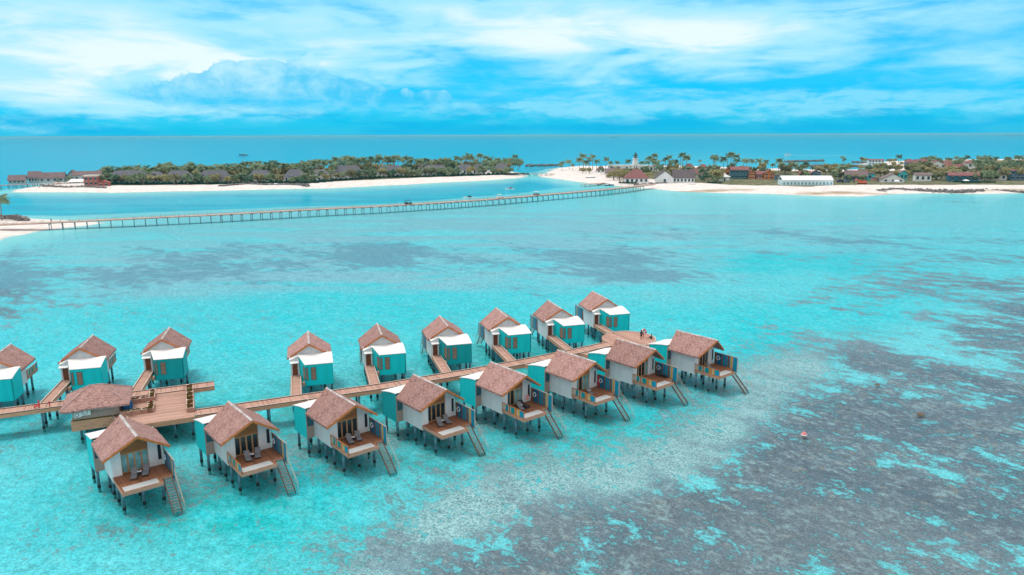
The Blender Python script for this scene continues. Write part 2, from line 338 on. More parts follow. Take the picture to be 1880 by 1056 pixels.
def seabed_mat():
    m = bpy.data.materials.new('seabed'); nt = nodes(m); L = nt.links.new
    out = N(nt, 'ShaderNodeOutputMaterial'); b = N(nt, 'ShaderNodeBsdfDiffuse')
    geo = N(nt, 'ShaderNodeNewGeometry')
    def A(n): return N(nt, 'ShaderNodeAttribute', attribute_name=n).outputs['Fac']
    def nz(scale, st=(1, 1, 1), det=6, rot=0, rough=.55):
        mp = N(nt, 'ShaderNodeMapping', vector_type='TEXTURE'); mp.inputs['Scale'].default_value = tuple(1/q for q in st); mp.inputs['Rotation'].default_value = (0, 0, R(rot))
        n = N(nt, 'ShaderNodeTexNoise'); n.inputs['Scale'].default_value = scale; n.inputs['Detail'].default_value = det; n.inputs['Roughness'].default_value = rough
        L(geo.outputs['Position'], mp.inputs[0]); L(mp.outputs[0], n.inputs['Vector']); return n.outputs[0]
    def ma(op, a, c, clamp=False):
        n = N(nt, 'ShaderNodeMath', operation=op, use_clamp=clamp)
        for i, v in enumerate((a, c)):
            if isinstance(v, (int, float)): n.inputs[i].default_value = v
            else: L(v, n.inputs[i])
        return n.outputs[0]
    def mr(v, a, c, lo=0., hi=1.):
        n = N(nt, 'ShaderNodeMapRange', interpolation_type='SMOOTHSTEP'); L(v, n.inputs[0])
        n.inputs[1].default_value = a; n.inputs[2].default_value = c; n.inputs[3].default_value = lo; n.inputs[4].default_value = hi; return n.outputs[0]
    def mix(f, c1, c2):
        n = N(nt, 'ShaderNodeMix', data_type='RGBA')
        if isinstance(f, float): n.inputs[0].default_value = f
        else: L(f, n.inputs[0])
        for i, c in ((6, c1), (7, c2)):
            if isinstance(c, tuple): n.inputs[i].default_value = (*c, 1)
            else: L(c, n.inputs[i])
        return n.outputs[2]
    big = nz(.06, (1, .4, 1), 8, 45, .66); mid = nz(.26, (1, .6, 1), 7, 45, .7); fine = nz(1.3, (1, .7, 1), 5, 45, .75); vfine = nz(4, (1, 1, 1), 3, 0, .75); mot = nz(.5, (1, .6, 1), 6, 45, .75)
    # sand, from pale to vivid turquoise
    sand = mix(ma('ADD', A('vivid'), ma('MULTIPLY', ma('SUBTRACT', big, .5), .9), True), COLS['pale'], COLS['vivid'])
    sand = mix(ma('MULTIPLY', A('green'), mr(mid, .3, .62)), sand, COLS['green'])
    sand = mix(ma('MULTIPLY', A('grey'), mr(nz(.035, (.5, 1.8, 1), 7, 0, .62), .36, .56)), sand, COLS['greysand'])
    tone = mr(mot, .3, .7, -.16, .16)
    sand = mix(mr(mot, .42, .68, 0., .38), sand, mix(.45, sand, COLS['palest']))
    # rubble and coral speckle
    sp = ma('ADD', ma('MULTIPLY', fine, .65), ma('MULTIPLY', mid, .35))
    spm = mr(ma('ADD', sp, ma('MULTIPLY', ma('SUBTRACT', A('speck'), .5), .30)), .495, .555)
    rubble = mix(ma('MULTIPLY', mr(vfine, .3, .6), mr(A('speck'), .5, .85)), COLS['rubble_d'], COLS['rubble_l'])
    c = mix(ma('MULTIPLY', spm, .85), sand, rubble)
    # reef patches
    rm = ma('ADD', ma('ADD', ma('MULTIPLY', big, .32), ma('MULTIPLY', mid, .40)), ma('MULTIPLY', fine, .28))
    rm = ma('ADD', ma('MULTIPLY', ma('SUBTRACT', rm, .5), 1.9), .5)
    rmask = mr(ma('ADD', rm, ma('MULTIPLY', ma('SUBTRACT', A('reef'), .5), .30)), .485, .575)
    rc = mix(mr(mid, .34, .66), COLS['reef_d'], COLS['reef_m'])
    rc = mix(mr(ma('ADD', ma('MULTIPLY', fine, .6), ma('MULTIPLY', mid, .4)), .52, .62, 0., .7), rc, COLS['reef_l'])
    rc = mix(mr(nz(.8, (1, .6, 1), 5, 30, .75), .56, .66, 0., .7), rc, COLS['coral'])
    rc = mix(mr(fine, .40, .28, 0., .75), rc, COLS['reef_k'])
    rc = mix(mr(A('reef'), .45, .8, 0., 1.), mix(.35, rc, COLS['greysand']), rc)
    rc = mix(mr(nz(.022, (1, .6, 1), 5, 45, .6), .42, .62, 0., .55), rc, COLS['reef_v'])
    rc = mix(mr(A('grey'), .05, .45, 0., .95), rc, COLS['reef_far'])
    c = mix(ma('MULTIPLY', rmask, mr(A('grey'), .1, .6, 1., .92)), c, rc)
    gr = ma('ADD', ma('MULTIPLY', vfine, .5), ma('MULTIPLY', fine, .5))
    gm = N(nt, 'ShaderNodeMix', data_type='RGBA', blend_type='MULTIPLY'); gm.inputs[0].default_value = 1; L(c, gm.inputs[6]); L(mr(gr, .36, .64, .62, 1.27), gm.inputs[7]); c = gm.outputs[2]
    c = mix(ma('MULTIPLY', A('lagoon'), mr(big, .1, .5, .75, 1.)), c, mix(mr(nz(.03, (.4, 1.6, 1), 4), .4, .62), COLS['lagoon'], COLS['lagoon2']))
    c = mix(A('ocean'), c, COLS['ocean'])
    c = mix(ma('MULTIPLY', A('shore'), .8), c, COLS['shoal'])
    L(c, b.inputs[0]); L(b.outputs[0], out.inputs[0]); return m
COLS = dict(pale=(.21, .66, .73), vivid=(.005, .60, .68), palest=(.46, .82, .80), green=(.02, .44, .39), greysand=(.29, .51, .60), rubble_d=(.17, .25, .27), rubble_l=(.50, .55, .57),
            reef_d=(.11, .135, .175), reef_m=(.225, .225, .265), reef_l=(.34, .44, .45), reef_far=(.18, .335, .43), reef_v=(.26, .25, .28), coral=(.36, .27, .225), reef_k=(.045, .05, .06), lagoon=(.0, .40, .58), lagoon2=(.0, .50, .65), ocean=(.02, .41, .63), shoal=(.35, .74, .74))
seabed.data.materials.append(seabed_mat())

# water surface
def water_mat():
    m = bpy.data.materials.new('water_surface'); nt = nodes(m); L = nt.links.new
    out = N(nt, 'ShaderNodeOutputMaterial'); tr = N(nt, 'ShaderNodeBsdfTransparent'); gl = N(nt, 'ShaderNodeBsdfGlossy')
    tr.inputs[0].default_value = (.84, .99, 1.0, 1); gl.inputs['Roughness'].default_value = .04
    geo = N(nt, 'ShaderNodeNewGeometry')
    def nz(sc, det, st):
        mp = N(nt, 'ShaderNodeMapping'); mp.inputs['Scale'].default_value = st; mp.inputs['Rotation'].default_value = (0, 0, R(20))
        n = N(nt, 'ShaderNodeTexNoise'); n.inputs['Scale'].default_value = sc; n.inputs['Detail'].default_value = det
        L(geo.outputs['Position'], mp.inputs[0]); L(mp.outputs[0], n.inputs['Vector']); return n
    n1 = nz(1.5, 4, (1, 2, 1)); n2 = nz(.12, 3, (1, 2.2, 1))
    bp = N(nt, 'ShaderNodeBump'); bp.inputs['Strength'].default_value = .35; bp.inputs['Distance'].default_value = .2; L(n1.outputs[0], bp.inputs['Height'])
    bp2 = N(nt, 'ShaderNodeBump'); bp2.inputs['Strength'].default_value = .25; bp2.inputs['Distance'].default_value = .6; L(n2.outputs[0], bp2.inputs['Height']); L(bp.outputs[0], bp2.inputs['Normal'])
    L(bp2.outputs[0], gl.inputs['Normal'])
    fr = N(nt, 'ShaderNodeFresnel'); fr.inputs[0].default_value = 1.33; L(bp2.outputs[0], fr.inputs['Normal'])
    mu = N(nt, 'ShaderNodeMath', operation='MULTIPLY', use_clamp=True); L(fr.outputs[0], mu.inputs[0]); mu.inputs[1].default_value = .42
    mx = N(nt, 'ShaderNodeMixShader'); L(mu.outputs[0], mx.inputs[0]); L(tr.outputs[0], mx.inputs[1]); L(gl.outputs[0], mx.inputs[2])
    L(mx.outputs[0], out.inputs[0]); return m
a2 = np.linspace(R(-64), R(64), 40); d2 = np.concatenate([[20], np.geomspace(40, 60000, 40)])
T2, D2 = np.meshgrid(a2, d2); v2 = np.stack([(D2*np.sin(T2)).ravel(), (D2*np.cos(T2)).ravel(), 0*D2.ravel()], 1)
i2 = np.arange(40*41).reshape(41, 40)
water = struct(link('water', np_mesh('water', v2, np.stack([i2[:-1, :-1].ravel(), i2[:-1, 1:].ravel(), i2[1:, 1:].ravel(), i2[1:, :-1].ravel()], 1))))
water.data.materials.append(water_mat())

# ------------------------------------------------------------------ islands
def sand_mat():
    m = bpy.data.materials.new('coral_sand'); nt = nodes(m); L = nt.links.new
    out = N(nt, 'ShaderNodeOutputMaterial'); b = N(nt, 'ShaderNodeBsdfDiffuse'); geo = N(nt, 'ShaderNodeNewGeometry')
    a = N(nt, 'ShaderNodeAttribute', attribute_name='inland'); w = N(nt, 'ShaderNodeAttribute', attribute_name='wet')
    def nz(s, d): 
        n = N(nt, 'ShaderNodeTexNoise'); n.inputs['Scale'].default_value = s; n.inputs['Detail'].default_value = d; L(geo.outputs['Position'], n.inputs['Vector']); return n
    n1 = nz(.06, 6); n2 = nz(.25, 5)
    r = N(nt, 'ShaderNodeValToRGB'); L(n2.outputs[0], r.inputs[0]); r.color_ramp.elements[0].position = .3; r.color_ramp.elements[1].position = .65
    r.color_ramp.elements[0].color = (.66, .57, .53, 1); r.color_ramp.elements[1].color = (.82, .77, .74, 1)
    g = N(nt, 'ShaderNodeValToRGB'); L(n2.outputs[0], g.inputs[0]); g.color_ramp.elements[0].position = .35; g.color_ramp.elements[1].position = .7
    g.color_ramp.elements[0].color = (.07, .11, .05, 1); g.color_ramp.elements[1].color = (.30, .25, .18, 1)
    ad = N(nt, 'ShaderNodeMath', operation='ADD'); L(a.outputs['Fac'], ad.inputs[0]); L(n1.outputs[0], ad.inputs[1])
    mr = N(nt, 'ShaderNodeMapRange'); L(ad.outputs[0], mr.inputs[0]); mr.inputs[1].default_value = .95; mr.inputs[2].default_value = 1.1
    mx = N(nt, 'ShaderNodeMix', data_type='RGBA'); L(mr.outputs[0], mx.inputs[0]); L(r.outputs[0], mx.inputs[6]); L(g.outputs[0], mx.inputs[7])
    ad2 = N(nt, 'ShaderNodeMath', operation='MULTIPLY'); L(w.outputs['Fac'], ad2.inputs[0]); L(n1.outputs[0], ad2.inputs[1])
    mr2 = N(nt, 'ShaderNodeMapRange'); L(ad2.outputs[0], mr2.inputs[0]); mr2.inputs[1].default_value = .2; mr2.inputs[2].default_value = .5
    mx2 = N(nt, 'ShaderNodeMix', data_type='RGBA'); L(mr2.outputs[0], mx2.inputs[0]); L(mx.outputs[2], mx2.inputs[6]); mx2.inputs[7].default_value = (.42, .33, .24, 1)
    L(mx2.outputs[2], b.inputs[0]); L(b.outputs[0], out.inputs[0]); return m
M['sand'] = sand_mat()
GZ = 1.6
def island(name, poly, step, inland0, wetpts=(), top=GZ):
    xs = [p[0] for p in poly]; ys = [p[1] for p in poly]
    gx = np.arange(min(xs)-20, max(xs)+20, step); gy = np.arange(min(ys)-20, max(ys)+20, step)
    Xg, Yg = np.meshgrid(gx, gy); s = sdist(Xg, Yg, poly)+(fbm(Xg/18, Yg/18, 3, 21)-.5)*7
    z = np.where(s > 0, top*sstep(0, 22, s), np.maximum(s*.12, -2.2))+.12*(fbm(Xg/7, Yg/7, 3, 4)-.5)*sstep(2, 14, s)
    keep = s > -16; ok = keep[:-1, :-1] & keep[1:, :-1] & keep[:-1, 1:] & keep[1:, 1:]
    ii = np.arange(Xg.size).reshape(Xg.shape)
    f = np.stack([ii[:-1, :-1][ok], ii[:-1, 1:][ok], ii[1:, 1:][ok], ii[1:, :-1][ok]], 1)
    used = np.unique(f); mp = np.full(Xg.size, -1); mp[used] = np.arange(len(used))
    v = np.stack([Xg.ravel(), Yg.ravel(), z.ravel()], 1)[used]
    me = np_mesh(name, v, mp[f]); 
    inl = sstep(inland0, inland0+25, s).ravel()[used]
    wet = np.zeros(Xg.shape)
    for (px, py, sx, sy) in wetpts:
        c = gp(px, py); wet = np.maximum(wet, np.exp(-((Xg-c.x)/sx)**2-((Yg-c.y)/sy)**2))
    for nm, arr in (('inland', inl), ('wet', wet.ravel()[used])):
        a = me.attributes.new(nm, 'FLOAT', 'POINT'); a.data.foreach_set('value', arr.astype(np.float32))
    o = struct(link(name, me)); me.materials.append(M['sand']); return o
island('sand_ground_west_isle', LEFT_ISLE, 4.0, 42)
island('sand_ground_east_isle', RIGHT_ISLE, 4.0, 52, [(1540, 357, 60, 9), (1300, 352, 50, 8), (1860, 352, 40, 8)])
island('sand_bank', BANK, 2.0, 60, top=1.1)

# ------------------------------------------------------------------ boats, islets etc. come later; VILLAS first
VF = [(-41.61, 75.62, .686), (-30.38, 80.09, .689), (-19.32, 85.0, .689), (-8.55, 90.38, .685), (1.99, 96.0, .685), (12.23, 101.92, .694), (22.22, 108.13, .693), (33.16, 113.16, .695)]
VB = [(-80.54, 112.7, 3.42), (-70.3, 117.96, 3.42), (-59.67, 122.8, 3.419), (-34.75, 119.88, 3.424), (-23.92, 124.98, 3.417), (-13.38, 130.45, 3.422), (-3.09, 136.65, 3.432), (7.21, 142.96, 3.43), (17.06, 151.33, 3.427)]
FL = 2.87                                     # deck and floor level
ZR, ZE, XE = 7.98, 5.61, 3.48
def roof_z(x): return ZR-(ZR-ZE)*abs(x)/XE
def under(x): return roof_z(x)-.34
def roof_y(x): t = 1-abs(x)/XE; return 1.11-1.03*t, 7.16+.98*t
def thatch_roof():
    b = MB(); rnd = random.Random(3); ny, nx = 26, 12
    for sgn in (-1, 1):
        top = {}; vs = []; fs = []
        for lay in (0, 1):
            for i in range(nx+1):
                x = XE*(1-i/nx); y0, y1 = roof_y(x)
                for j in range(ny+1):
                    y = y0+(y1-y0)*j/ny; z = roof_z(x)-.30*lay
                    xx = x
                    if lay == 0 and 0 < i < nx: z += rnd.uniform(-.03, .04)
                    if i == 0: xx += rnd.uniform(-.05, .06); z -= rnd.uniform(0, .05)
                    if j in (0, ny) and i < nx: y += rnd.uniform(-.035, .035)
                    vs.append((sgn*xx, y, z))
        k = (nx+1)*(ny+1); g = lambda i, j, l=0: l*k+i*(ny+1)+j
        for i in range(nx):
            for j in range(ny):
                a = (g(i, j), g(i, j+1), g(i+1, j+1), g(i+1, j)); c = (g(i, j, 1), g(i+1, j, 1), g(i+1, j+1, 1), g(i, j+1, 1))
                fs += [a, c] if sgn < 0 else [a[::-1], c[::-1]]
            for j in (0, ny): fs.append((g(i, j), g(i+1, j), g(i+1, j, 1), g(i, j, 1)) if (j == 0) == (sgn < 0) else (g(i, j, 1), g(i+1, j, 1), g(i+1, j), g(i, j)))
        for j in range(ny): fs.append((g(0, j), g(0, j, 1), g(0, j+1, 1), g(0, j+1)) if sgn < 0 else (g(0, j+1), g(0, j+1, 1), g(0, j, 1), g(0, j)))
        b.add(vs, fs, M['thatch'])
    return b
def fascia(front):
    b = MB()
    for sgn in (-1, 1):
        vs = []
        for x in (0.0, XE+.03):
            y = roof_y(x)[0 if front else 1]; o = -1 if front else 1
            for dy in (.02*o, .10*o):
                for dz in (-.02, -.30): vs.append((sgn*x, y+dy, roof_z(x)+dz))
        b.add(vs, [(0, 4, 5, 1), (2, 3, 7, 6), (0, 2, 6, 4), (1, 5, 7, 3), (4, 6, 7, 5), (0, 1, 3, 2)], M['orange_wood'])
    return b
def recalc(me):
    bm = bmesh.new(); bm.from_mesh(me); bmesh.ops.recalc_face_normals(bm, faces=bm.faces); bm.to_mesh(me); bm.free(); return me

P = []                                        # prototype parts: (name, mesh, [sub-parts], label)
def part(name, mb, kids=(), label=None, smooth=False): P.append((name, recalc(mb.mesh(name, smooth)), [(n, recalc(k.mesh(n))) for n, k in kids], label))
def slope_xz(x0, x1, z0, eps=0.0):            # outline in x,z under the roof
    pts = [(x0, z0), (x1, z0), (x1, under(x1)-eps)]
    if x0 < 0 < x1: pts.append((0, under(0)-eps))
    pts.append((x0, under(x0)-eps)); return pts
# walls
w = MB()
w.xz(slope_xz(-2.435, -1.45, 2.14), 2.42, 2.60, M['white'])
w.xz(slope_xz(1.45, 2.45, 2.14), 2.62, 2.80, M['white'])
w.xz([(2.45, 2.14), (2.83, 2.14), (2.83, 3.5), (2.45, 3.5)], 2.63, 2.79, M['white'])
w.xz([(2.83, 2.14), (3.0, 2.14), (3.0, under(3.0)), (2.83, under(2.83))], 2.62, 2.80, M['white'])
w.xz([(2.45, 5.35), (2.83, 5.35), (2.83, under(2.83)), (2.45, under(2.45))], 2.63, 2.79, M['white'])
w.box((-2.435, 2.60, 2.14), (-2.25, 7.40, under(-2.435)-.02), M['white'])
w.box((2.83, 2.80, 2.14), (3.0, 7.30, under(3.0)-.02), M['white'])
w.box((-2.25, 2.80, 2.12), (2.83, 7.40, FL-.02), M['white'])
w.xz([(-3.2, 5.9), (3.2, 5.9), (3.2, under(3.2)+.12), (0, under(0)), (-3.2, under(-3.2)+.12)], 7.20, 7.38, M['white'])
part('wall', w)
def wz(x, y):
    t = max(0, (y-7.37)/3.9); return 6.14-.66*t**1.5
ew = MB()
def wing(x, y): return wz(x, y)-.42*max(0, x-1.75)
def wbox(x0, y0, x1, y1, z0): ew.prism([(x0, y0), (x1, y0), (x1, y1), (x0, y1)], z0, lambda x, y: wing(x, y)-.06, M['white'])
wbox(1.70, 7.90, 1.95, 8.06, 2.14); wbox(2.76, 7.90, 3.04, 8.06, 2.14); wbox(1.95, 7.90, 2.76, 8.06, 5.0); wbox(2.88, 7.38, 3.04, 7.90, 2.14)
ew.box((1.70, 7.42, 2.2), (2.88, 7.90, FL), M['white']); ew.box((2.64, 6.0, 2.3), (3.03, 7.30, 5.2), M['white'])
part('entrance_wall', ew)
part('gable_panel', MB().xz([(-1.45, 5.23), (1.45, 5.23), (1.45, under(1.45)), (0, under(0)), (-1.45, under(-1.45))], 2.72, 2.84, M['brown_panel']))
def glass_door(x0, x1, pane):
    f = MB(); y0, y1, t = 2.74, 2.82, .085
    f.box((x0, y0, FL), (x0+t, y1, 5.22), M['door_wood']); f.box((x1-t, y0, FL), (x1, y1, 5.22), M['door_wood'])
    f.box((x0+t, y0+.004, FL), (x1-t, y1-.004, FL+.14), M['door_wood']); f.box((x0+t, y0+.004, 5.08), (x1-t, y1-.004, 5.22), M['door_wood'])
    p = MB().box((x0+t, 2.77, FL+.14), (x1-t, 2.79, 5.08), M[pane]); return recalc(f.mesh('glass_door')), recalc(p.mesh('pane'))
DOORS = [{k: glass_door(-1.45+i*.725, -1.45+(i+1)*.725-.004, g) for k, g in (('d', 'glass_dark'), ('p', 'glass_pale'), ('m', 'glass_mid'))} for i in range(4)]
part('side_window', MB().box((2.45, 2.68, 3.5), (2.83, 2.72, 5.35), M['glass_dark']))
part('thatched_roof', thatch_roof(), label=None)
rc = MB(); rr = random.Random(5)
for i in range(20):
    y0 = .0+(8.2)*i/20; y1 = .0+8.2*(i+1)/20-.006; z = ZR+.03+rr.uniform(-.012, .012)
    rc.add([(-.17, y0, z-.08), (0, y0, z+.05), (.17, y0, z-.08), (-.17, y1, z-.08), (0, y1, z+.05), (.17, y1, z-.08)], [(0, 1, 4, 3), (1, 2, 5, 4), (0, 3, 5, 2), (0, 2, 1), (3, 4, 5)], M['ridge'])
part('ridge_cap', rc)
part('fascia', fascia(True)); part('fascia', fascia(False))
# bathroom block in teal, with its white roof
TB = [(-3.43, 7.40), (-1.9, 7.40), (1.69, 7.40), (1.69, 8.66), (.78, 11.19), (-3.43, 11.19)]
tb = MB()
npts = [(-3.43, 7.42+.377*i*10/10) for i in range(0)]
def wall_strip(b, p, q, th, z0, m, n=8):      # wall from p to q, th inwards (left side), top follows wz
    p = Vector(p); q = Vector(q); d = (q-p).normalized(); nrm = Vector((-d.y, d.x))*th
    for i in range(n):
        a = p+(q-p)*i/n; c = p+(q-p)*(i+1)/n
        poly = [a, c, c+nrm, a+nrm]; vs = [(v.x, v.y, z0) for v in poly]+[(v.x, v.y, wz(v.x, v.y)-.06) for v in (a, c, c, a)]
        vs[6:8] = [(poly[2].x, poly[2].y, vs[5][2]), (poly[3].x, poly[3].y, vs[4][2])]
        b.add(vs, [(3, 2, 1, 0), (4, 5, 6, 7), (0, 1, 5, 4), (2, 3, 7, 6)]+([(3, 0, 4, 7)] if i == 0 else [])+([(1, 2, 6, 5)] if i == n-1 else []), m)
wall_strip(tb, (-3.43, 11.19), (-3.43, 7.37), .12, 1.98, M['teal'], 10)
wall_strip(tb, (.78, 11.19), (-3.43, 11.19), .12, 1.98, M['teal'], 1)
wall_strip(tb, (1.69, 8.02), (.78, 11.19), .12, 1.98, M['teal'], 8)
tb.prism([(-3.3, 7.5), (1.5, 7.5), (1.5, 8.0), (.65, 11.05), (-3.3, 11.05)], 2.0, 2.25, M['teal'])
part('bathroom_wall', tb)
br = MB()
def xr(y): return 1.76 if y <= 8.16 else 1.76-(y-8.16)*(1.76-.86)/(11.30-8.16)
ys = [7.40+(8.16-7.40)*i/4 for i in range(5)]+[8.16+(11.30-8.16)*i/11 for i in range(1, 12)]
for i in range(len(ys)-1):
    ya, yb = ys[i], ys[i+1]; vs = []
    for y in (ya, yb):
        for x in (-3.50, xr(y)): vs += [(x, y, wz(x, y)+.03), (x, y, wz(x, y)-.055)]
    br.add(vs, [(0, 2, 6, 4), (1, 5, 7, 3), (0, 4, 5, 1), (2, 3, 7, 6)]+([(0, 1, 3, 2)] if i == 0 else [])+([(4, 6, 7, 5)] if i == len(ys)-2 else []), M['white_roof'])
br.prism([(1.765, 7.40), (3.16, 7.40), (3.16, 8.20), (1.765, 8.20)], lambda x, y: wing(x, y)-.055, lambda x, y: wing(x, y)+.03, M['white_roof'])
part('bathroom_roof', br)
def louv(poly, z0, z1):                       # shutter on the outside of a wall, poly = (p,q)
    p, q = Vector(poly[0]), Vector(poly[1]); d = (q-p).normalized(); n = Vector((d.y, -d.x))
    def quad(b, o0, o1, s0, s1, za, zb, m):
        a = p+d*s0; c = p+d*s1; pts = [a+n*o0, c+n*o0, c+n*o1, a+n*o1]
        b.add([(v.x, v.y, z) for z in (za, zb) for v in pts], [(3, 2, 1, 0), (4, 5, 6, 7), (0, 1, 5, 4), (1, 2, 6, 5), (2, 3, 7, 6), (3, 0, 4, 7)], m)
    Lh = (q-p).length; f = MB(); quad(f, .0, .05, 0, .06, z0, z1, M['teal_d']); quad(f, .0, .05, Lh-.06, Lh, z0, z1, M['teal_d']); quad(f, .0, .048, .06, Lh-.06, z0, z0+.06, M['teal_d']); quad(f, .0, .048, .06, Lh-.06, z1-.06, z1, M['teal_d'])
    s = MB(); quad(s, .0, .03, .06, Lh-.06, z0+.06, z1-.06, M['louver']); return f, s
M['teal_d'] = mat('teal_frame', (.0, .16, .17), .6, .1, 2)
e = Vector((.78-1.69, 11.19-8.62)).normalized(); c0 = Vector((.78, 11.19)); e = Vector((.78-1.69, 11.19-8.02)).normalized()
for pq in (((-.02, 11.19), (-.84, 11.19)), ((.72, 11.19), (.36, 11.19)), (tuple(c0-e*1.15), tuple(c0-e*.06))):
    f, s = louv(pq, 2.86, 4.98); part('window', f, [('shutter', s)])
part('window', MB().box((-3.28, 7.30, 3.65), (-2.45, 7.40, 5.2), M['glass_mid']))
part('panel', MB().box((-3.42, 7.31, 2.0), (-2.44, 7.395, 3.65), M['panel_grey']).box((-3.42, 7.31, 5.2), (-2.44, 7.395, 5.75), M['panel_grey']).box((-3.42, 7.315, 3.65), (-3.28, 7.39, 5.2), M['panel_grey']))
part('entrance_door', MB().box((1.97, 7.94, FL), (2.74, 8.00, 4.98), M['red_door']).box((2.0, 8.00, 3.9), (2.06, 8.05, 4.05), M['rail_metal']))
part('canopy', MB().add([(1.74, 8.063, 5.32), (3.08, 8.063, 5.32), (3.08, 8.85, 5.14), (1.74, 8.85, 5.14), (1.74, 8.063, 5.22), (3.08, 8.063, 5.22), (3.08, 8.85, 5.06), (1.74, 8.85, 5.06)], [(0, 1, 2, 3), (7, 6, 5, 4), (0, 4, 5, 1), (1, 5, 6, 2), (2, 6, 7, 3), (3, 7, 4, 0)], M['white_roof']))
part('planter_shelf', MB().box((.98, 10.75, 2.05), (1.32, 11.5, 2.62), M['deck_edge']))
# deck with the net
dk = MB(); dz = FL-.06
for a, b_ in (((-2.45, -.85), (3.0, 2.42)), ((-2.45, -2.34), (-2.20, -.85)), ((1.34, -2.34), (1.65, -.85)), ((-2.2, -2.34), (1.34, -2.12)), ((1.65, -1.1), (3.0, -.85)), ((-1.45, 2.42), (3.0, 2.62)), ((-1.45, 2.62), (1.45, 2.74))):
    dk.box((*a, dz), (*b_, FL), M['deck_new'])
for a, b_ in (((-2.48, -2.37, 2.46), (1.68, -2.345, FL+.01)), ((-2.485, -2.345, 2.46), (-2.455, 2.41, FL+.02)), ((1.655, -2.345, 2.46), (1.685, -1.1, FL+.01)), ((1.685, -1.13, 2.5), (3.0, -1.105, FL+.01)),
             ((-2.4, -.98, 2.5), (2.9, -.86, FL-.07)), ((-2.4, 2.2, 2.3), (2.9, 2.4, FL-.07)), ((-2.3, .6, 2.5), (2.9, .75, FL-.07))):
    dk.box(a, b_, M['deck_edge'])
part('deck', dk)
nt_ = MB(); n = 8; vs = []; fs = []
for i in range(n+1):
    for j in range(n+1):
        x = -2.21+3.56*i/n; y = -2.13+1.29*j/n; vs.append((x, y, FL-.005-.05*math.sin(math.pi*i/n)*math.sin(math.pi*j/n)))
for i in range(n):
    for j in range(n): a = i*(n+1)+j; fs.append((a, a+n+1, a+n+2, a+1))
part('lounging_net', nt_.add(vs, fs, M['net']))
# tall privacy fence on the right
def fence_parts():
    f = MB(); x = 3.03; ya, yb = 2.55, -1.91
    f.box((x, yb, 4.80), (x+.09, ya, 4.88), M['p_beige']); f.box((x, yb, 2.35), (x+.09, ya, 2.47), M['p_wood'])
    for y in (ya-.08, .3, yb): f.box((x+.005, y, 2.2), (x+.085, y+.08, 4.80), M['p_beige' if y == yb else 'p_wood'])
    ks = []
    segs = [(0, .10, 'p_wood'), (.10, .30, 'p_blue'), (.30, .36, 'p_wood'), (.36, .58, 'p_sky'), (.58, .65, 'p_wood'), (.65, .70, 'p_teal'), (.70, .74, 'p_beige'), (.74, .79, 'p_yellow'), (.79, .82, 'p_beige'), (.82, 1, 'p_sky')]
    for s0, s1, m in segs:
        y0 = ya-.08+(yb+.08-ya+.08)*s0; y1 = ya-.08+(yb+.08-ya+.08)*s1
        ks.append(('panel', MB().box((x+.02, y1+.012, 2.47), (x+.065, y0-.012, 4.80), M[m])))
    return f, ks
f, ks = fence_parts(); part('privacy_fence', f, ks)
def rail_parts():
    f = MB(); x = -2.50; ya, yb = 2.40, -2.36
    f.box((x, yb, 3.88), (x+.07, ya, 3.97), M['orange_wood']); f.box((x, yb, FL+.03), (x+.07, ya, FL+.13), M['orange_wood'])
    for t in (0, .33, .66, 1): y = ya-.07+(yb-ya+.07)*t; f.box((x-.005, y, 2.46), (x+.075, y+.07, 3.97), M['orange_wood'])
    ks = []
    for s0, s1, m in ((.03, .14, 'p_beige'), (.16, .27, 'p_teal'), (.27, .32, 'p_beige'), (.36, .40, 'p_beige'), (.41, .56, 'p_teal'), (.57, .64, 'p_orange'), (.68, .73, 'p_beige'), (.73, .79, 'p_yellow'), (.80, .97, 'p_sky')):
        y0 = ya-.07+(yb-ya+.07)*s0; y1 = ya-.07+(yb-ya+.07)*s1
        ks.append(('panel', MB().box((x+.02, y1, FL+.13), (x+.05, y0, 3.88), M[m])))
    return f, ks
f, ks = rail_parts(); RAIL = ('railing', recalc(f.mesh('railing')), [(n_, recalc(k.mesh(n_))) for n_, k in ks], None)
# stair to the water
st = MB(); n = 13; ya, za, yb, zb = -1.15, FL-.16, -4.35, -.35
for x in (1.93, 2.86):
    st.add([(x+dx, y, z+dz) for y, z in ((ya, za), (yb, zb)) for dx in (-.035, .035) for dz in (-.14, .14)], [(0, 1, 3, 2), (4, 6, 7, 5), (0, 4, 5, 1), (2, 3, 7, 6), (1, 5, 7, 3), (0, 2, 6, 4)], M['stair_wood'])
for i in range(n):
    t = (i+.3)/n; y = ya+(yb-ya)*t; z = za+(zb-za)*t; st.box((1.97, y-.09, z), (2.82, y+.08, z+.045), M['tread'])
part('stair', st)
hr = MB(); pts = [(3.0, -1.9, 3.75), (3.0, -3.0, 2.7), (3.0, -4.9, 1.0)]
hr.path(pts, [.028]*3, M['rail_metal'], 6); hr.path([(3.0, -1.9, 3.3), (3.0, -4.85, .55)], [.018]*2, M['rail_metal'], 6)
for y, z in ((-2.9, 2.8), (-3.9, 1.9), (-4.85, 1.05)): hr.tube((3.0, y, -.9), (3.0, y, z), .025, .025, M['rail_metal'], 6)
part('handrail', hr)
pw = MB().tube((0, 0, .28), (0, 0, 2.4), .165, .165, M['pile'], 12).tube((0, 0, -.12), (0, 0, .26), .19, .185, M['pile_wet'], 12).tube((0, 0, -1.3), (0, 0, -.12), .16, .16, M['pile_sunk'], 12)
PILE = pw.mesh('pile', True)
PILES = [(-2.12, -.2), (-.07, -.25), (1.95, -.45), (-2.15, 2.3), (.1, 2.4), (2.65, 2.3), (-2.17, 4.6), (2.65, 4.6), (-2.15, 6.75), (.1, 6.75), (2.65, 6.75), (-3.2, 7.55), (-3.2, 10.6), (-1.5, 10.7), (.3, 10.5), (2.65, 7.8)]
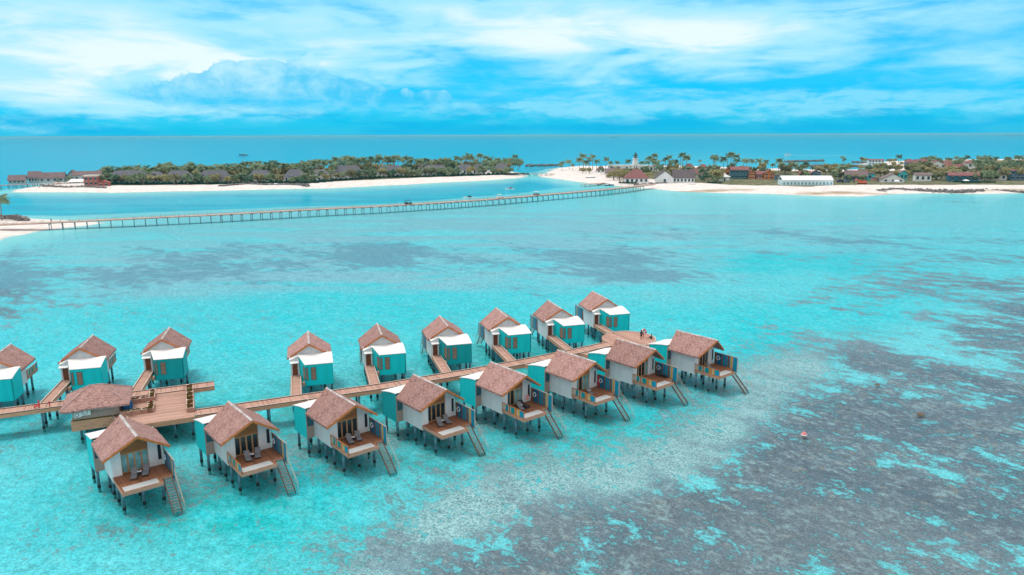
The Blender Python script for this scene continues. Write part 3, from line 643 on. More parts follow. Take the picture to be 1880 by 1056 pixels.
def villa(x, y, a, label, doors='dddd', rail=True, group=None, dark=False):
    t = thing('water_villa', label, 'villa', (x, y, 0), a, group)
    for nm, me, kids, lb in P+([RAIL] if rail else []):
        o = link(nm, me, t)
        if dark and nm == 'bathroom_wall': o.material_slots[0].link = 'OBJECT'; o.material_slots[0].material = M['teal_dark']
        for kn, km in kids: link(kn, km, o)
    for i, k in enumerate(doors):
        fm, pm = DOORS[i][k]; o = link('glass_door', fm, t); link('pane', pm, o)
    for px, py in PILES: o = link('pile', PILE, t); o.location = (px, py, 0)
    return t
def at_villa(v, x, y, z):
    c, s = math.cos(v[2]), math.sin(v[2]); return Vector((v[0]+c*x-s*y, v[1]+s*x+c*y, z))
FL_LABEL = ['nearest thatched water villa at lower left, all four glass doors curtained pale blue', 'thatched water villa right of the curtained one, with striped side railing and dark glass doors',
            'third thatched front villa from the left, two grey loungers inside a striped side railing', 'thatched front villa whose deck has no side railing and dark glass doors',
            'thatched front villa with a pale pink towel beside its doors', 'thatched front villa with a red towel hanging on its tall fence', 'thatched front villa with a dark lounger pushed against its fence', 'last thatched front villa at the right end, open water beyond its roof']
BL_LABEL = ['teal villa cut off by the left edge of the picture', 'teal back villa rising behind the hip roofed pavilion', 'teal back villa behind the wide timber plaza with planters',
            'leftmost teal villa of the right-hand back row, roof ridge seen end on', 'second teal villa from the left in the right-hand back row', 'back villa painted a darker teal, third in the right-hand back row',
            'fourth teal villa in the right-hand back row, before the last two', 'teal back villa next to last before the round deck', 'farthest teal back villa, beside the round deck']
DR = ['pppp', 'dddd', 'dddd', 'dddd', 'mdpp', 'pdpp', 'dddp', 'dddm']
for i, v in enumerate(VF): villa(*v, FL_LABEL[i], DR[i], i not in (0, 3), 'thatched villas on stilts, front row', i == 3)
for i, v in enumerate(VB): villa(*v, BL_LABEL[i], 'dddd', True, 'thatched villas on stilts, back row', i in (2, 5))

# furniture on the front decks
def lounger_mesh(m):
    b = MB()
    b.box((-.32, -1.0, .26), (.32, .25, .33), m)
    T = Matrix.Translation((0, .25, .29)) @ Matrix.Rotation(R(38), 4, 'X')
    k = MB().box((-.32, 0, -.035), (.32, .80, .035), m, T)
    fr = MB()
    for sx in (-.28, .28):
        for sy in (-.9, .2): fr.box((sx-.03, sy-.03, 0), (sx+.03, sy+.03, .26), M['lounge_dark'])
    fr.box((-.33, -1.0, .20), (-.29, .85, .255), M['lounge_dark']); fr.box((.29, -1.0, .20), (.33, .85, .255), M['lounge_dark'])
    fr.box((-.3, .7, 0), (-.24, .76, .2), M['lounge_dark']); fr.box((.24, .7, 0), (.3, .76, .2), M['lounge_dark'])
    return b.mesh('seat'), k.mesh('backrest'), fr.mesh('frame')
LM = lounger_mesh(M['lounge']); LD = lounger_mesh(M['lounge_dark'])
TT = MB().lathe([(.0, .40), (.25, .40), (.26, .43), (.25, .45), (0, .45)], M['plastic_white'], 16).mesh('table_top')
TL = MB().lathe([(.20, 0), (.20, .02), (.16, .05), (.15, .36), (.18, .399)], M['lounge_dark'], 14).mesh('leg')
TC = MB().lathe([(.05, .452), (.06, .54), (.05, .55)], M['lounge_dark'], 10).mesh('pot')
VN = ['nearest curtained villa', 'second front villa', 'third front villa', 'railless fourth front villa', 'front villa with the pink towel', 'front villa with the red towel', 'front villa with the dark lounger', 'last front villa on the right']
ring_m = MB().torus((0, 0, 0), (1, 0, 0), .30, .075, M['plastic_white'], 20, 8, lambda i: M['p_sky'] if (i % 5 == 0) else M['plastic_white']).mesh('life_ring', True)
for i, v in enumerate(VF):
    spots = [(-.55, 1.05, 'left'), (.72, 1.2, 'right')]
    if i == 6: spots = [(2.45, .6, 'dark')]
    if i in (5, 7): spots = [(-.2, .95, 'single')]
    if i == 4: spots = [(-.4, .9, 'left'), (.55, 1.25, 'dark')]
    for x, y, nm in spots:
        p = at_villa(v, x, y, FL)
        lab = {'left': 'grey sun lounger on the left, on deck of the ', 'right': 'grey sun lounger on the right, on deck of the ', 'dark': 'dark sun lounger on the deck of the ', 'single': 'single grey sun lounger on the deck of the '}[nm]+VN[i]
        t = thing('sun_lounger', lab, 'sun lounger', p, v[2]+R(random.uniform(-22, -4))*(nm != 'dark'), 'sun loungers on villa decks')
        for n_, me in zip(('seat', 'backrest', 'frame'), LD if nm == 'dark' else LM): link(n_, me, t)
    if i < 6:
        p = at_villa(v, .08, 1.35, FL); t = thing('side_table', 'small white round side table between loungers of the '+VN[i] if i < 5 else 'small white round side table beside the lounger of the '+VN[i], 'side table', p, 0, 'side tables on villa decks')
        link('table_top', TT, t); link('leg', TL, t); link('pot', TC, t)
    o = link('life_ring', ring_m); o.location = at_villa(v, 2.93, 1.72, 4.0); o.rotation_euler = (0, 0, v[2])
    tag(o, 'white life ring hung on the fence of the '+VN[i], 'life ring', 'life rings on villa fences')
v = VF[4]; tb_ = MB(); n = 6
vs = [(x, .05*math.sin(k*1.3)+.03, z) for z in (3.55, 4.25) for k, x in enumerate(np.linspace(-.28, .28, n))]
def towel(v, x, y, z0, z1, wd, m, label, ax):
    b = MB(); n = 7; vs = []
    for k in range(n):
        s = -wd/2+wd*k/(n-1); o = .03*math.sin(k*1.7)
        for z in (z0, z1):
            for th in (0, .03): vs.append((s, o+th, z) if ax == 0 else (o+th, s, z))
    fs = []
    for k in range(n-1):
        a = k*4; fs += [(a, a+4, a+6, a+2), (a+1, a+3, a+7, a+5), (a, a+1, a+5, a+4), (a+2, a+6, a+7, a+3)]
    fs += [(0, 2, 3, 1), ((n-1)*4, (n-1)*4+1, (n-1)*4+3, (n-1)*4+2)]
    o = link('towel', recalc(b.add(vs, fs, m).mesh('towel'))); o.location = at_villa(v, x, y, 0); o.rotation_euler = (0, 0, v[2]); tag(o, label, 'towel')
towel(VF[4], 2.25, 2.55, FL+.2, FL+1.0, .55, M['pink'], 'pale pink towel draped beside the glass doors of a front villa', 0)
towel(VF[5], 2.92, 2.2, FL+.15, FL+1.75, .5, M['red'], 'red beach towel hanging on the tall fence of a front villa', 1)

# ------------------------------------------------------------------ boardwalks
ZD = 2.85
def strip_deck(root, pts, width, boards='board_u', fascia_h=.55, kerb=True, pile_step=6.0):
    """boards across the path; fascia and kerbs along both edges; each pile a part"""
    pts = [Vector(p) for p in pts]
    b = MB(); fa = MB(); ke = MB(); prev = None; n = len(pts); L = []; Rr = []
    for i, p in enumerate(pts):
        d = ((pts[min(i+1, n-1)]-pts[max(i-1, 0)])).normalized(); nn = Vector((-d.y, d.x)); L.append(p+nn*width/2); Rr.append(p-nn*width/2)
    for i in range(n-1):
        a, c, d_, e_ = Rr[i], Rr[i+1], L[i+1], L[i]
        b.add([(q.x, q.y, z) for z in (ZD-.08, ZD) for q in (a, c, d_, e_)], [(3, 2, 1, 0), (4, 5, 6, 7), (0, 1, 5, 4), (2, 3, 7, 6), (1, 2, 6, 5), (3, 0, 4, 7)], M[boards])
        for p, q, sg in ((a, c, -1), (e_, d_, 1)):
            d = (q-p).normalized(); nn = Vector((-d.y, d.x))*sg
            for bb, o0, o1, z0, z1, m in ((fa, .002, .07, ZD-fascia_h, ZD+.005, 'board_fascia'), (ke, -.13, .05, ZD+.012, ZD+.10, 'kerb_dark'), (ke, -.11, .03, ZD+.105, ZD+.14, 'kerb_pale')):
                if bb is ke and not kerb: continue
                vs = [(w.x, w.y, z) for z in (z0, z1) for w in (p+nn*o0, q+nn*o0, q+nn*o1, p+nn*o1)]
                bb.add(vs, [(3, 2, 1, 0), (4, 5, 6, 7), (0, 1, 5, 4), (1, 2, 6, 5), (2, 3, 7, 6), (3, 0, 4, 7)], M[m])
    o = link('boards', recalc(b.mesh('boards')), root); link('fascia', recalc(fa.mesh('fascia')), root)
    if kerb: link('kerb', recalc(ke.mesh('kerb')), root)
    if pile_step:
        acc = 0
        tot = sum((pts[i+1]-pts[i]).length for i in range(n-1)); k = max(1, int(tot/pile_step))
        for j in range(k):
            s = tot*(j+.5)/k
            for i in range(n-1):
                l = (pts[i+1]-pts[i]).length
                if s <= l: break
                s -= l
            d = (pts[i+1]-pts[i]).normalized(); nn = Vector((-d.y, d.x)); c = pts[i]+d*s
            for sg in (-1, 1):
                q = link('pile', PILE, root); w = c+nn*sg*(width/2-.25); q.location = (w.x, w.y, 0)
def rel_path(pts):
    o = Vector(pts[0]); d = Vector(pts[-1])-o; a = math.atan2(d.y, d.x); c, s = math.cos(-a), math.sin(-a)
    return o, a, [((Vector(p)-o).x*c-(Vector(p)-o).y*s, (Vector(p)-o).x*s+(Vector(p)-o).y*c) for p in pts]
def walkway(name, label, cat, pts, width, group=None, **k):
    o, a, rp = rel_path(pts); t = thing(name, label, cat, (o.x, o.y, 0), a, group); strip_deck(t, rp, width, **k); return t
N2 = Vector((-43.6, 94.2)); UU = Vector((.9135, .4067)); VV = Vector((-.4067, .9135)); AU = math.atan2(UU.y, UU.x)
def uv(u, v_): return N2+UU*u+VV*v_
main = [tuple(uv(.05, 1.3)), (-30.7, 101.4), (-19.9, 106.1), (-6.55, 113.2), (1.35, 117.8), (11.45, 124.2), (18.3, 129.0)]
walkway('boardwalk', 'long timber boardwalk running between the two rows of villas', 'boardwalk', main, 2.5)
walkway('boardwalk', 'timber boardwalk coming from the left edge, passing behind the pavilion', 'boardwalk', [tuple(uv(-62, 13.2)), tuple(uv(-40, 13.2)), tuple(uv(-20, 13.2)), tuple(uv(3.0, 13.2))], 2.5)
# plaza (local axes u, v)
pz = thing('timber_plaza', 'wide timber plaza deck between the pavilion and the right planter', 'deck', (N2.x, N2.y, 0), AU)
b = MB(); b.prism([(-9.4, .0), (0, .0), (0, 11.9), (-15.2, 11.9), (-15.2, 4.85), (-9.4, 4.85)], ZD-.09, ZD-.004, M['board_v']); link('boards', recalc(b.mesh('boards')), pz)
b = MB()
for a_, c_ in (((-9.42, -.08, 2.15), (.0, -.005, ZD)), ((.005, 2.6, 2.2), (.08, 11.9, ZD)), ((-15.28, 4.75, 1.45), (-9.5, 4.84, ZD)), ((-15.29, 4.85, 1.5), (-15.21, 11.9, ZD)), ((-9.49, -.08, 1.9), (-9.425, 4.84, ZD))): b.box(a_, c_, M['board_fascia'])
link('fascia', recalc(b.mesh('fascia')), pz)
for u in (-14.3, -11.5, -8.6, -5.2, -2.6, -.4):
    for v_ in (.8, 5.4, 9.8):
        if u < -9.4 and v_ < 4: continue
        q = link('pile', PILE, pz); q.location = (u, v_, 0)
# planters: frame with compartments and planting
def planter(label, pts_boxes, fl):
    t = thing('planter_box', label, 'planter', (N2.x, N2.y, ZD), AU, 'flower planters on the plaza'); fr = MB(); so = MB(); fw = MB(); r = random.Random(len(label))
    for (u0, v0, u1, v1) in pts_boxes:
        w_ = .09
        for a_, c_ in (((u0, v0), (u1, v0+w_)), ((u0, v1-w_), (u1, v1)), ((u0, v0+w_), (u0+w_, v1-w_)), ((u1-w_, v0+w_), (u1, v1-w_))): fr.box((*a_, 0), (*c_, .62), M['planter_wood'])
        for a_, c_ in (((u0-.02, v0-.02), (u1+.02, v0+w_-.004)), ((u0-.02, v1-w_+.004), (u1+.02, v1+.02)), ((u0-.02, v0+w_-.004), (u0+w_-.004, v1-w_+.004)), ((u1-w_+.004, v0+w_-.004), (u1+.02, v1-w_+.004))): fr.box((*a_, .622), (*c_, .66), M['kerb_pale'])
        so.box((u0+w_, v0+w_, .02), (u1-w_, v1-w_, .5), M['soil'])
        nn = int((u1-u0)*(v1-v0)*30)
        for _ in range(nn):
            x, y = r.uniform(u0+.12, u1-.12), r.uniform(v0+.12, v1-.12); h = r.uniform(.12, .3); a = r.uniform(0, 6.3); m = M['flower_red'] if r.random() < fl else M['flower_yellow']
            for q in (0, 1.2, 2.3):
                dx, dy = .13*math.cos(a+q), .13*math.sin(a+q); fw.add([(x-dx, y-dy, .5), (x+dx, y+dy, .5), (x+dx*1.2, y+dy*1.2, .5+h), (x-dx*1.2, y-dy*1.2, .5+h*.8)], [(0, 1, 2, 3)], m)
    link('box', recalc(fr.mesh('box')), t); link('soil', recalc(so.mesh('soil')), t); link('flowers', fw.mesh('flowers'), t)
planter('long flower planter along the right edge of the plaza', [(-.95, 1.9+i*1.8, -.02, 1.9+i*1.8+1.74) for i in range(6)], .22)
planter('L shaped flower planter on the near side of the pavilion entrance', [(-9.3+i*1.35, 4.05, -9.3+i*1.35+1.31, 4.75) for i in range(3)]+[(-5.95, 4.05+i*1.05, -5.15, 4.05+i*1.05+1.0) for i in range(3)], .1)
planter('L shaped flower planter on the far side of the pavilion entrance', [(-8.3+i*1.2, 8.9, -8.3+i*1.2+1.15, 9.6) for i in range(2)]+[(-5.9, 8.9+i*1.2, -5.15, 8.9+i*1.2+1.15) for i in range(3)], .35)
# pavilion
pv = thing('pavilion', 'hip roofed thatched pavilion with taupe walls beside the plaza', 'pavilion', (N2.x, N2.y, 0), AU)
b = MB()
for a_, c_ in (((-15, 4.90), (-9.4, 5.05)), ((-15, 9.9), (-9.4, 10.05)), ((-15, 5.05), (-14.85, 9.9)), ((-9.55, 5.05), (-9.4, 6.3)), ((-9.55, 8.4), (-9.4, 9.9))): b.box((*a_, ZD), (*c_, 5.2), M['taupe_wall'])
link('wall', recalc(b.mesh('wall')), pv)
def hip_roof(u0, v0, u1, v1, ze, ru0, ru1, zr, nseg=14):
    b = MB(); rnd = random.Random(9); vm = (v0+v1)/2
    def slope(A, B, C, D_, n):                # A-B eave, D_-C ridge
        vs = []; fs = []
        for lay in (0, 1):
            for i in range(n+1):
                t = i/n
                for j in range(n+1):
                    s = j/n; e0 = Vector(A).lerp(Vector(B), s); e1 = Vector(D_).lerp(Vector(C), s); p = e0.lerp(e1, t)
                    if lay: p = p-Vector((0, 0, .26))
                    elif 0 < j < n: p = p+Vector((0, 0, rnd.uniform(-.03, .035)))
                    if i == 0 and 0 < j < n: p = p+Vector((rnd.uniform(-.05, .05), rnd.uniform(-.06, .06), rnd.uniform(-.06, .02)))
                    vs.append(tuple(p))
        k = (n+1)**2; g = lambda i, j, l=0: l*k+i*(n+1)+j
        for i in range(n):
            for j in range(n): fs += [(g(i, j), g(i, j+1), g(i+1, j+1), g(i+1, j)), (g(i, j, 1), g(i+1, j, 1), g(i+1, j+1, 1), g(i, j+1, 1))]
        for j in range(n): fs.append((g(0, j), g(0, j, 1), g(0, j+1, 1), g(0, j+1)))
        b.add(vs, fs, M['thatch'])
    a, c, d, e_ = (u0, v0, ze), (u1, v0, ze), (u1, v1, ze), (u0, v1, ze); r0, r1 = (ru0, vm, zr), (ru1, vm, zr)
    slope(a, c, r1, r0, nseg); slope(d, e_, r0, r1, nseg); slope(c, d, r1, r1, nseg); slope(e_, a, r0, r0, nseg)
    return b
link('thatched_roof', hip_roof(-16.3, 3.75, -8.0, 11.2, 4.75, -12.9, -11.5, 6.85).mesh('thatched_roof'), pv)
b = MB()
for p, q in (((-16.3, 3.75, 4.78), (-12.9, 7.475, 6.88)), ((-8.0, 3.75, 4.78), (-11.5, 7.475, 6.88)), ((-8.0, 11.2, 4.78), (-11.5, 7.475, 6.88)), ((-16.3, 11.2, 4.78), (-12.9, 7.475, 6.88)), ((-12.9, 7.475, 6.88), (-11.5, 7.475, 6.88))): b.tube(p, q, .07, .07, M['ridge_p'] if 'ridge_p' in M else M.setdefault('ridge_p', mat('hip_cap', (.45, .30, .28), .9, .2, 2)), 6)
link('hip_cap', b.mesh('hip_cap'), pv)
link('plant_bed', recalc(MB().box((-15.0, 4.76, ZD+.005), (-9.4, 4.895, ZD+.16), M['soil']).mesh('plant_bed')), pv)
link('door_frame', recalc(MB().box((-9.56, 4.91, ZD), (-9.38, 5.04, 5.1), M['red_door']).mesh('door_frame')) if False else recalc(MB().box((-9.396, 4.905, ZD), (-9.34, 5.05, 4.9), M['red_door']).mesh('door_frame')), pv)
def acunit(u, label, z0, s):
    t = thing('air_conditioner', label, 'air conditioner', (*uv(u, 4.9), z0), AU, 'air conditioners on the pavilion wall')
    link('case', recalc(MB().box((-.48*s, -.36, 0), (.48*s, -.02, .72*s), M['plastic_white']).mesh('case')), t)
    link('fan_grille', recalc(MB().torus((-.1*s, -.365, .36*s), (0, 1, 0), .25*s, .03, M['lounge_dark'], 16, 6).lathe([(0, 0), (.01, 0)], M['lounge_dark'], 4, (-.1*s, -.37, .36*s)).mesh('fan_grille')), t)
    link('bracket', recalc(MB().box((-.5*s, -.40, -.06), (.5*s, -.01, -.004), M['rail_metal']).mesh('bracket')), t)
acunit(-13.35, 'larger white air conditioner on the taupe pavilion wall', ZD+.75, 1.15); acunit(-14.35, 'smaller white air conditioner near the left corner of the pavilion', ZD+.6, .9)
# blue covered heap at the pavilion entrance
bm = bmesh.new(); bmesh.ops.create_icosphere(bm, subdivisions=3, radius=1)
for q in bm.verts:
    n_ = float(fbm(np.array([q.co.x*1.7+4]), np.array([q.co.y*1.7+q.co.z*1.3]), 3, 8)[0])-.5
    q.co *= 1+.5*n_; q.co.x *= .75; q.co.y *= .95; q.co.z = max(-.75, q.co.z)*1.05+.78
me = bpy.data.meshes.new('covered_heap'); bm.to_mesh(me); bm.free(); me.materials.append(M['blue_cloth'])
o = link('covered_heap', me); o.location = (*uv(-8.55, 5.95), ZD); tag(o, 'dark blue tarpaulin covered heap at the pavilion entrance', 'tarpaulin')
# red chair and red post on the left boardwalk
t = thing('chair', 'bright red chair on the left boardwalk', 'chair', (*uv(-20.3, 12.5), ZD), AU-1.2)
link('seat', recalc(MB().box((-.32, -.32, .40), (.32, .32, .48), M['red']).mesh('seat')), t)
link('backrest', recalc(MB().box((-.32, .26, .48), (.32, .33, 1.15), M['red']).mesh('backrest')), t)
for sx in (-.27, .27):
    for sy in (-.27, .27): link('leg', recalc(MB().box((sx-.035, sy-.035, .01), (sx+.035, sy+.035, .4), M['red']).mesh('leg')), t)
t = thing('hydrant', 'red standpipe on the edge of the left boardwalk', 'hydrant', (*uv(-18.7, 12.1), ZD), AU)
link('pipe', MB().lathe([(.10, .0), (.10, .05), (.06, .06), (.06, .75), (.09, .78), (.09, .92), (.04, .98)], M['red'], 10).mesh('pipe', True), t)
link('valve', MB().tube((-.22, 0, .72), (.22, 0, .72), .05, .05, M['red'], 8).mesh('valve'), t)
# gangways
def near_poly(p, poly):
    best = 1e9
    for i in range(len(poly)-1):
        a, c = Vector(poly[i]), Vector(poly[i+1]); e = c-a; s = max(0, min(1, (p-a).dot(e)/e.dot(e))); best = min(best, (p-a-e*s).length)
    return best
left_line = [tuple(uv(-62, 13.2)), tuple(uv(3, 13.2))]
RC = Vector((22.0, 132.4)); RR = 5.0
def gangway(v, label, group):
    a = at_villa(v, 2.28, 8.1, 0).to_2d(); d = Vector((-math.sin(v[2]), math.cos(v[2]))); s = 0
    while s < 24:
        p = a+d*s
        if near_poly(p, main) < 1.31 or near_poly(p, left_line) < 1.31 or (p-RC).length < RR+.05: break
        s += .05
    if s < .6: return
    walkway('gangway', label, 'gangway', [tuple(a), tuple(a+d*s)], 1.5, group, pile_step=4.5, fascia_h=.45)
for i, v in enumerate(VF): gangway(v, 'timber gangway leading to the rear of the '+VN[i], 'gangways to the front row')
BN = ['villa cut off at left', 'villa behind the pavilion', 'villa behind the plaza', 'villa with the ridge seen end on', 'second villa of the right-hand back row', 'darker teal villa', 'fourth villa of the right-hand back row', 'next to last back villa', 'farthest back villa']
for i, v in enumerate(VB): gangway(v, 'timber gangway leading to the entrance of the '+BN[i], 'gangways to the back row')
# round deck
rd = thing('round_deck', 'round timber deck at the far end of the boardwalk', 'deck', (RC.x, RC.y, 0), R(29))
circ = [(RR*math.cos(2*math.pi*i/48), RR*math.sin(2*math.pi*i/48)) for i in range(48)]
link('boards', recalc(MB().prism(circ, ZD-.1, ZD-.008, M['board_u']).mesh('boards')), rd)
def ring_band(r0, r1, z0, z1, m, a0, a1, n=44):
    b = MB(); vs = []
    for i in range(n+1):
        q = a0+(a1-a0)*i/n
        for r, z in ((r0, z0), (r1, z0), (r1, z1), (r0, z1)): vs.append((r*math.cos(q), r*math.sin(q), z))
    fs = [(i*4+k, i*4+(k+1) % 4, i*4+4+(k+1) % 4, i*4+4+k) for i in range(n) for k in range(4)]+[(3, 2, 1, 0), (n*4, n*4+1, n*4+2, n*4+3)]
    return b.add(vs, fs, m)
link('fascia', recalc(ring_band(RR+.003, RR+.08, ZD-.55, ZD, M['board_fascia'], R(-152), R(170)).mesh('fascia')), rd)
link('kerb', recalc(ring_band(RR-.12, RR+.06, ZD+.005, ZD+.12, M['kerb_pale'], R(-130), R(118)).mesh('kerb')), rd)
for i in range(8): q = link('pile', PILE, rd); q.location = (4.2*math.cos(i*.785+.3), 4.2*math.sin(i*.785+.3), 0)

# ------------------------------------------------------------------ people
def person(loc, rz, label, pose='stand'):
    t = thing('person', label, 'person', loc, rz)
    me = bpy.data.meshes.new('body')
    if pose == 'stand':
        J = {'pel': (0, 0, .95, .13), 'ch': (0, -.01, 1.28, .155), 'nk': (0, 0, 1.48, .06), 'hd': (0, .01, 1.60, .09), 'top': (0, 0, 1.70, .075), 'ls': (-.2, 0, 1.40, .06), 'le': (-.25, .02, 1.13, .045), 'lh': (-.24, .1, .88, .035), 'rs': (.2, 0, 1.40, .06), 're': (.27, .03, 1.14, .045), 'rh': (.25, .16, .95, .035),
             'lh1': (-.1, 0, .88, .095), 'lk': (-.12, .04, .5, .065), 'la': (-.14, -.02, .08, .045), 'lt': (-.15, .14, .04, .035), 'rh1': (.1, 0, .88, .095), 'rk': (.12, .1, .5, .065), 'ra': (.13, -.04, .08, .045), 'rt': (.14, .12, .04, .035)}
    else:
        J = {'pel': (0, 0, .14, .14), 'ch': (0, -.05, .48, .155), 'nk': (0, -.03, .68, .06), 'hd': (0, 0, .80, .09), 'top': (0, 0, .90, .075), 'ls': (-.2, -.03, .60, .06), 'le': (-.27, .1, .36, .045), 'lh': (-.15, .3, .36, .035), 'rs': (.2, -.03, .60, .06), 're': (.27, .1, .36, .045), 'rh': (.15, .3, .36, .035),
             'lh1': (-.1, .05, .12, .095), 'lk': (-.13, .42, .40, .065), 'la': (-.13, .62, .06, .045), 'lt': (-.13, .76, .04, .035), 'rh1': (.1, .05, .12, .095), 'rk': (.13, .42, .38, .065), 'ra': (.13, .64, .06, .045), 'rt': (.13, .78, .04, .035)}
    E_ = [('pel', 'ch'), ('ch', 'nk'), ('nk', 'hd'), ('hd', 'top'), ('ch', 'ls'), ('ls', 'le'), ('le', 'lh'), ('ch', 'rs'), ('rs', 're'), ('re', 'rh'), ('pel', 'lh1'), ('lh1', 'lk'), ('lk', 'la'), ('la', 'lt'), ('pel', 'rh1'), ('rh1', 'rk'), ('rk', 'ra'), ('ra', 'rt')]
    K = list(J)
    def skin(name, keys, m, grow=0.0):
        ks = [k for k in K if k in keys]; me = bpy.data.meshes.new(name); me.from_pydata([J[k][:3] for k in ks], [(ks.index(a), ks.index(b)) for a, b in E_ if a in ks and b in ks], [])
        o = link(name, me, t); md = o.modifiers.new('skin', 'SKIN'); sv = me.skin_vertices[0].data
        for i, k in enumerate(ks): sv[i].radius = (J[k][3]+grow,)*2; sv[i].use_root = (i == 0)
        s = o.modifiers.new('sub', 'SUBSURF'); s.levels = 1; s.render_levels = 2; me.materials.append(m); return o
    skin('body', K, M['skin']); skin('shirt', ('pel', 'ch', 'ls', 'le', 'rs', 're'), M['cloth_dark'], .018); skin('shorts', ('pel', 'lh1', 'lk', 'rh1', 'rk'), M['cloth_dark'], .02)
    h = J['hd']; link('hair', MB().lathe([(.0, -.02), (.105, -.02), (.115, .05), (.09, .12), (.04, .155), (0, .16)], M['hair'], 12, (h[0], h[1]-.02, h[2])).mesh('hair', True), t)
    return t
person((*gp(1177, 623, ZD)[:2], ZD), R(200), 'person in dark clothes standing on the round deck by the life ring')
person((*gp(1196, 622, ZD)[:2], ZD), R(60), 'person in dark clothes sitting at the edge of the round deck', 'sit')
t = thing('life_ring_stand', 'red and white life ring on a post at the round deck', 'life ring', (*gp(1181, 620, ZD)[:2], ZD), R(10))
link('post', recalc(MB().box((-.05, -.05, .0), (.05, .05, 1.5), M['red']).mesh('post')), t)
link('ring', MB().torus((0, -.12, 1.2), (0, 1, 0), .48, .12, M['red'], 20, 8, lambda i: M['plastic_white'] if i % 5 < 2 else M['red']).mesh('ring', True), t)
link('board', recalc(MB().box((-.42, -.05, .8), (.42, .0, 1.6), M['plastic_white']).mesh('board')), t)
# buoy and coral heads in the foreground
p = gp(1476, 799, 0); t = thing('buoy', 'pink and white mooring buoy floating over the reef', 'buoy', (p.x, p.y, 0))
M['buoy'] = mat('buoy_pink', (.75, .25, .25), .5, .1, 3)
link('float', MB().lathe([(.02, -.3), (.3, -.18), (.4, .05), (.32, .3), (.12, .42), (.08, .5), (.02, .5)], M['buoy'], 14).mesh('float', True), t)
link('band', MB().lathe([(.395, -.02), (.415, .0), (.415, .1), (.375, .14)], M['plastic_white'], 14).mesh('band', True), t)
M['coral_k'] = mat('coral_head', (.12, .07, .05), .9, .6, 4, col2=(.30, .20, .12), bump=.8)
def rock_mesh(name, r, sq, seed, m):
    bm = bmesh.new(); bmesh.ops.create_icosphere(bm, subdivisions=3, radius=1); rn = np.array([q.co[:] for q in bm.verts])
    n_ = fbm(rn[:, 0]*1.6+seed, rn[:, 1]*1.6+rn[:, 2]*1.1, 4, seed)-.5
    for q, k in zip(bm.verts, n_): q.co *= r*(1+1.1*float(k)); q.co.z *= sq
    me = bpy.data.meshes.new(name); bm.to_mesh(me); bm.free(); me.materials.append(m); return me
CH = [rock_mesh('coral_head', 1.0, .35, s_, M['coral_k']) for s_ in (3, 11, 19)]
for k, (px, py, s_, lab) in enumerate([(1690, 760, .46, 'larger brown coral head breaking the water above the right reef'), (1611, 706, .33, 'smaller dark brown coral head higher up on the reef')]):
    p = gp(px, py, 0); o = link('coral_head', CH[k % 3]); o.location = (p.x, p.y, -.12*s_); o.scale = (s_*1.25, s_, s_); o.rotation_euler = (0, 0, k); tag(o, lab, 'coral', 'coral heads on the reef')
# tuned sky values (linear, times the world strength)
SKYT = (.02, 1.04, 1.85); CBASE = (.1, 4.9, 8.2); CLW = (7.5, 8.8, 9.1); CLM = (3.8, 7.6, 9.0); CLL = (2.4, 6.8, 8.8); CLB = (2.1, 6.6, 8.9); CLD = (.05, 4.3, 7.5); CLS = (.4, 5.2, 8.4); CLT = (4.2, 7.7, 9.0); CLO = (8.9, 8.9, 8.8)
SUNE = 1.4; EXPO = 0.18; HAZE = 4.5e-5
# ------------------------------------------------------------------ long bridge
ZB = 3.2
bridge_pts = [(-223.9, 315.5), (-204.7, 323), (-185.8, 333), (-165.7, 343.6), (-143.3, 353.5), (-121.4, 366.6), (-97.8, 380.5), (-70.9, 393.8), (-43.2, 411.5), (-12.9, 434.5), (21.4, 467), (61.0, 505), (91.8, 541), (108, 560)]
bp_ = []
for i in range(len(bridge_pts)-1):
    for k in range(6): bp_.append(Vector(bridge_pts[i]).lerp(Vector(bridge_pts[i+1]), k/6))
bp_.append(Vector(bridge_pts[-1]))
M['bridge_deck'] = mat('bridge_boards', (.52, .36, .30), .8, .2, .4)
M['bridge_side'] = mat('bridge_beam', (.46, .32, .27), .8, .2, .4)
br_ = thing('long_bridge', 'long low timber bridge on piles crossing the lagoon to the east isle', 'bridge', (bp_[0].x, bp_[0].y, 0))
O0 = bp_[0]; W_ = 4.6; dk_ = MB(); fs_ = MB(); rl = MB()
tot = sum((bp_[i+1]-bp_[i]).length for i in range(len(bp_)-1))
for i in range(len(bp_)-1):
    a, c = bp_[i]-O0, bp_[i+1]-O0; d = (c-a).normalized(); nn = Vector((-d.y, d.x))*W_/2
    dk_.add([(q.x, q.y, z) for z in (ZB-.1, ZB) for q in (a-nn, c-nn, c+nn, a+nn)], [(3, 2, 1, 0), (4, 5, 6, 7), (0, 1, 5, 4), (2, 3, 7, 6)], M['bridge_deck'])
    for sg in (-1, 1):
        e = nn.normalized()*sg
        vs = [(w.x, w.y, z) for z in (ZB-.42, ZB+.01) for w in (a+nn*sg+e*.003, c+nn*sg+e*.003, c+nn*sg+e*.15, a+nn*sg+e*.15)]
        fs_.add(vs, [(3, 2, 1, 0), (4, 5, 6, 7), (0, 1, 5, 4), (1, 2, 6, 5), (2, 3, 7, 6), (3, 0, 4, 7)], M['bridge_side'])
        L_ = (c-a).length; k = max(1, round(L_/2.6))
        for j in range(k):
            p = a+(c-a)*j/k+nn*sg-e*.12; rl.box((p.x-.055, p.y-.055, ZB), (p.x+.055, p.y+.055, ZB+.95), M['bridge_side'])
        p, q = a+nn*sg-e*.12, c+nn*sg-e*.12; rl.tube((p.x, p.y, ZB+.55), (q.x, q.y, ZB+.55), .04, .04, M['bridge_side'], 4)
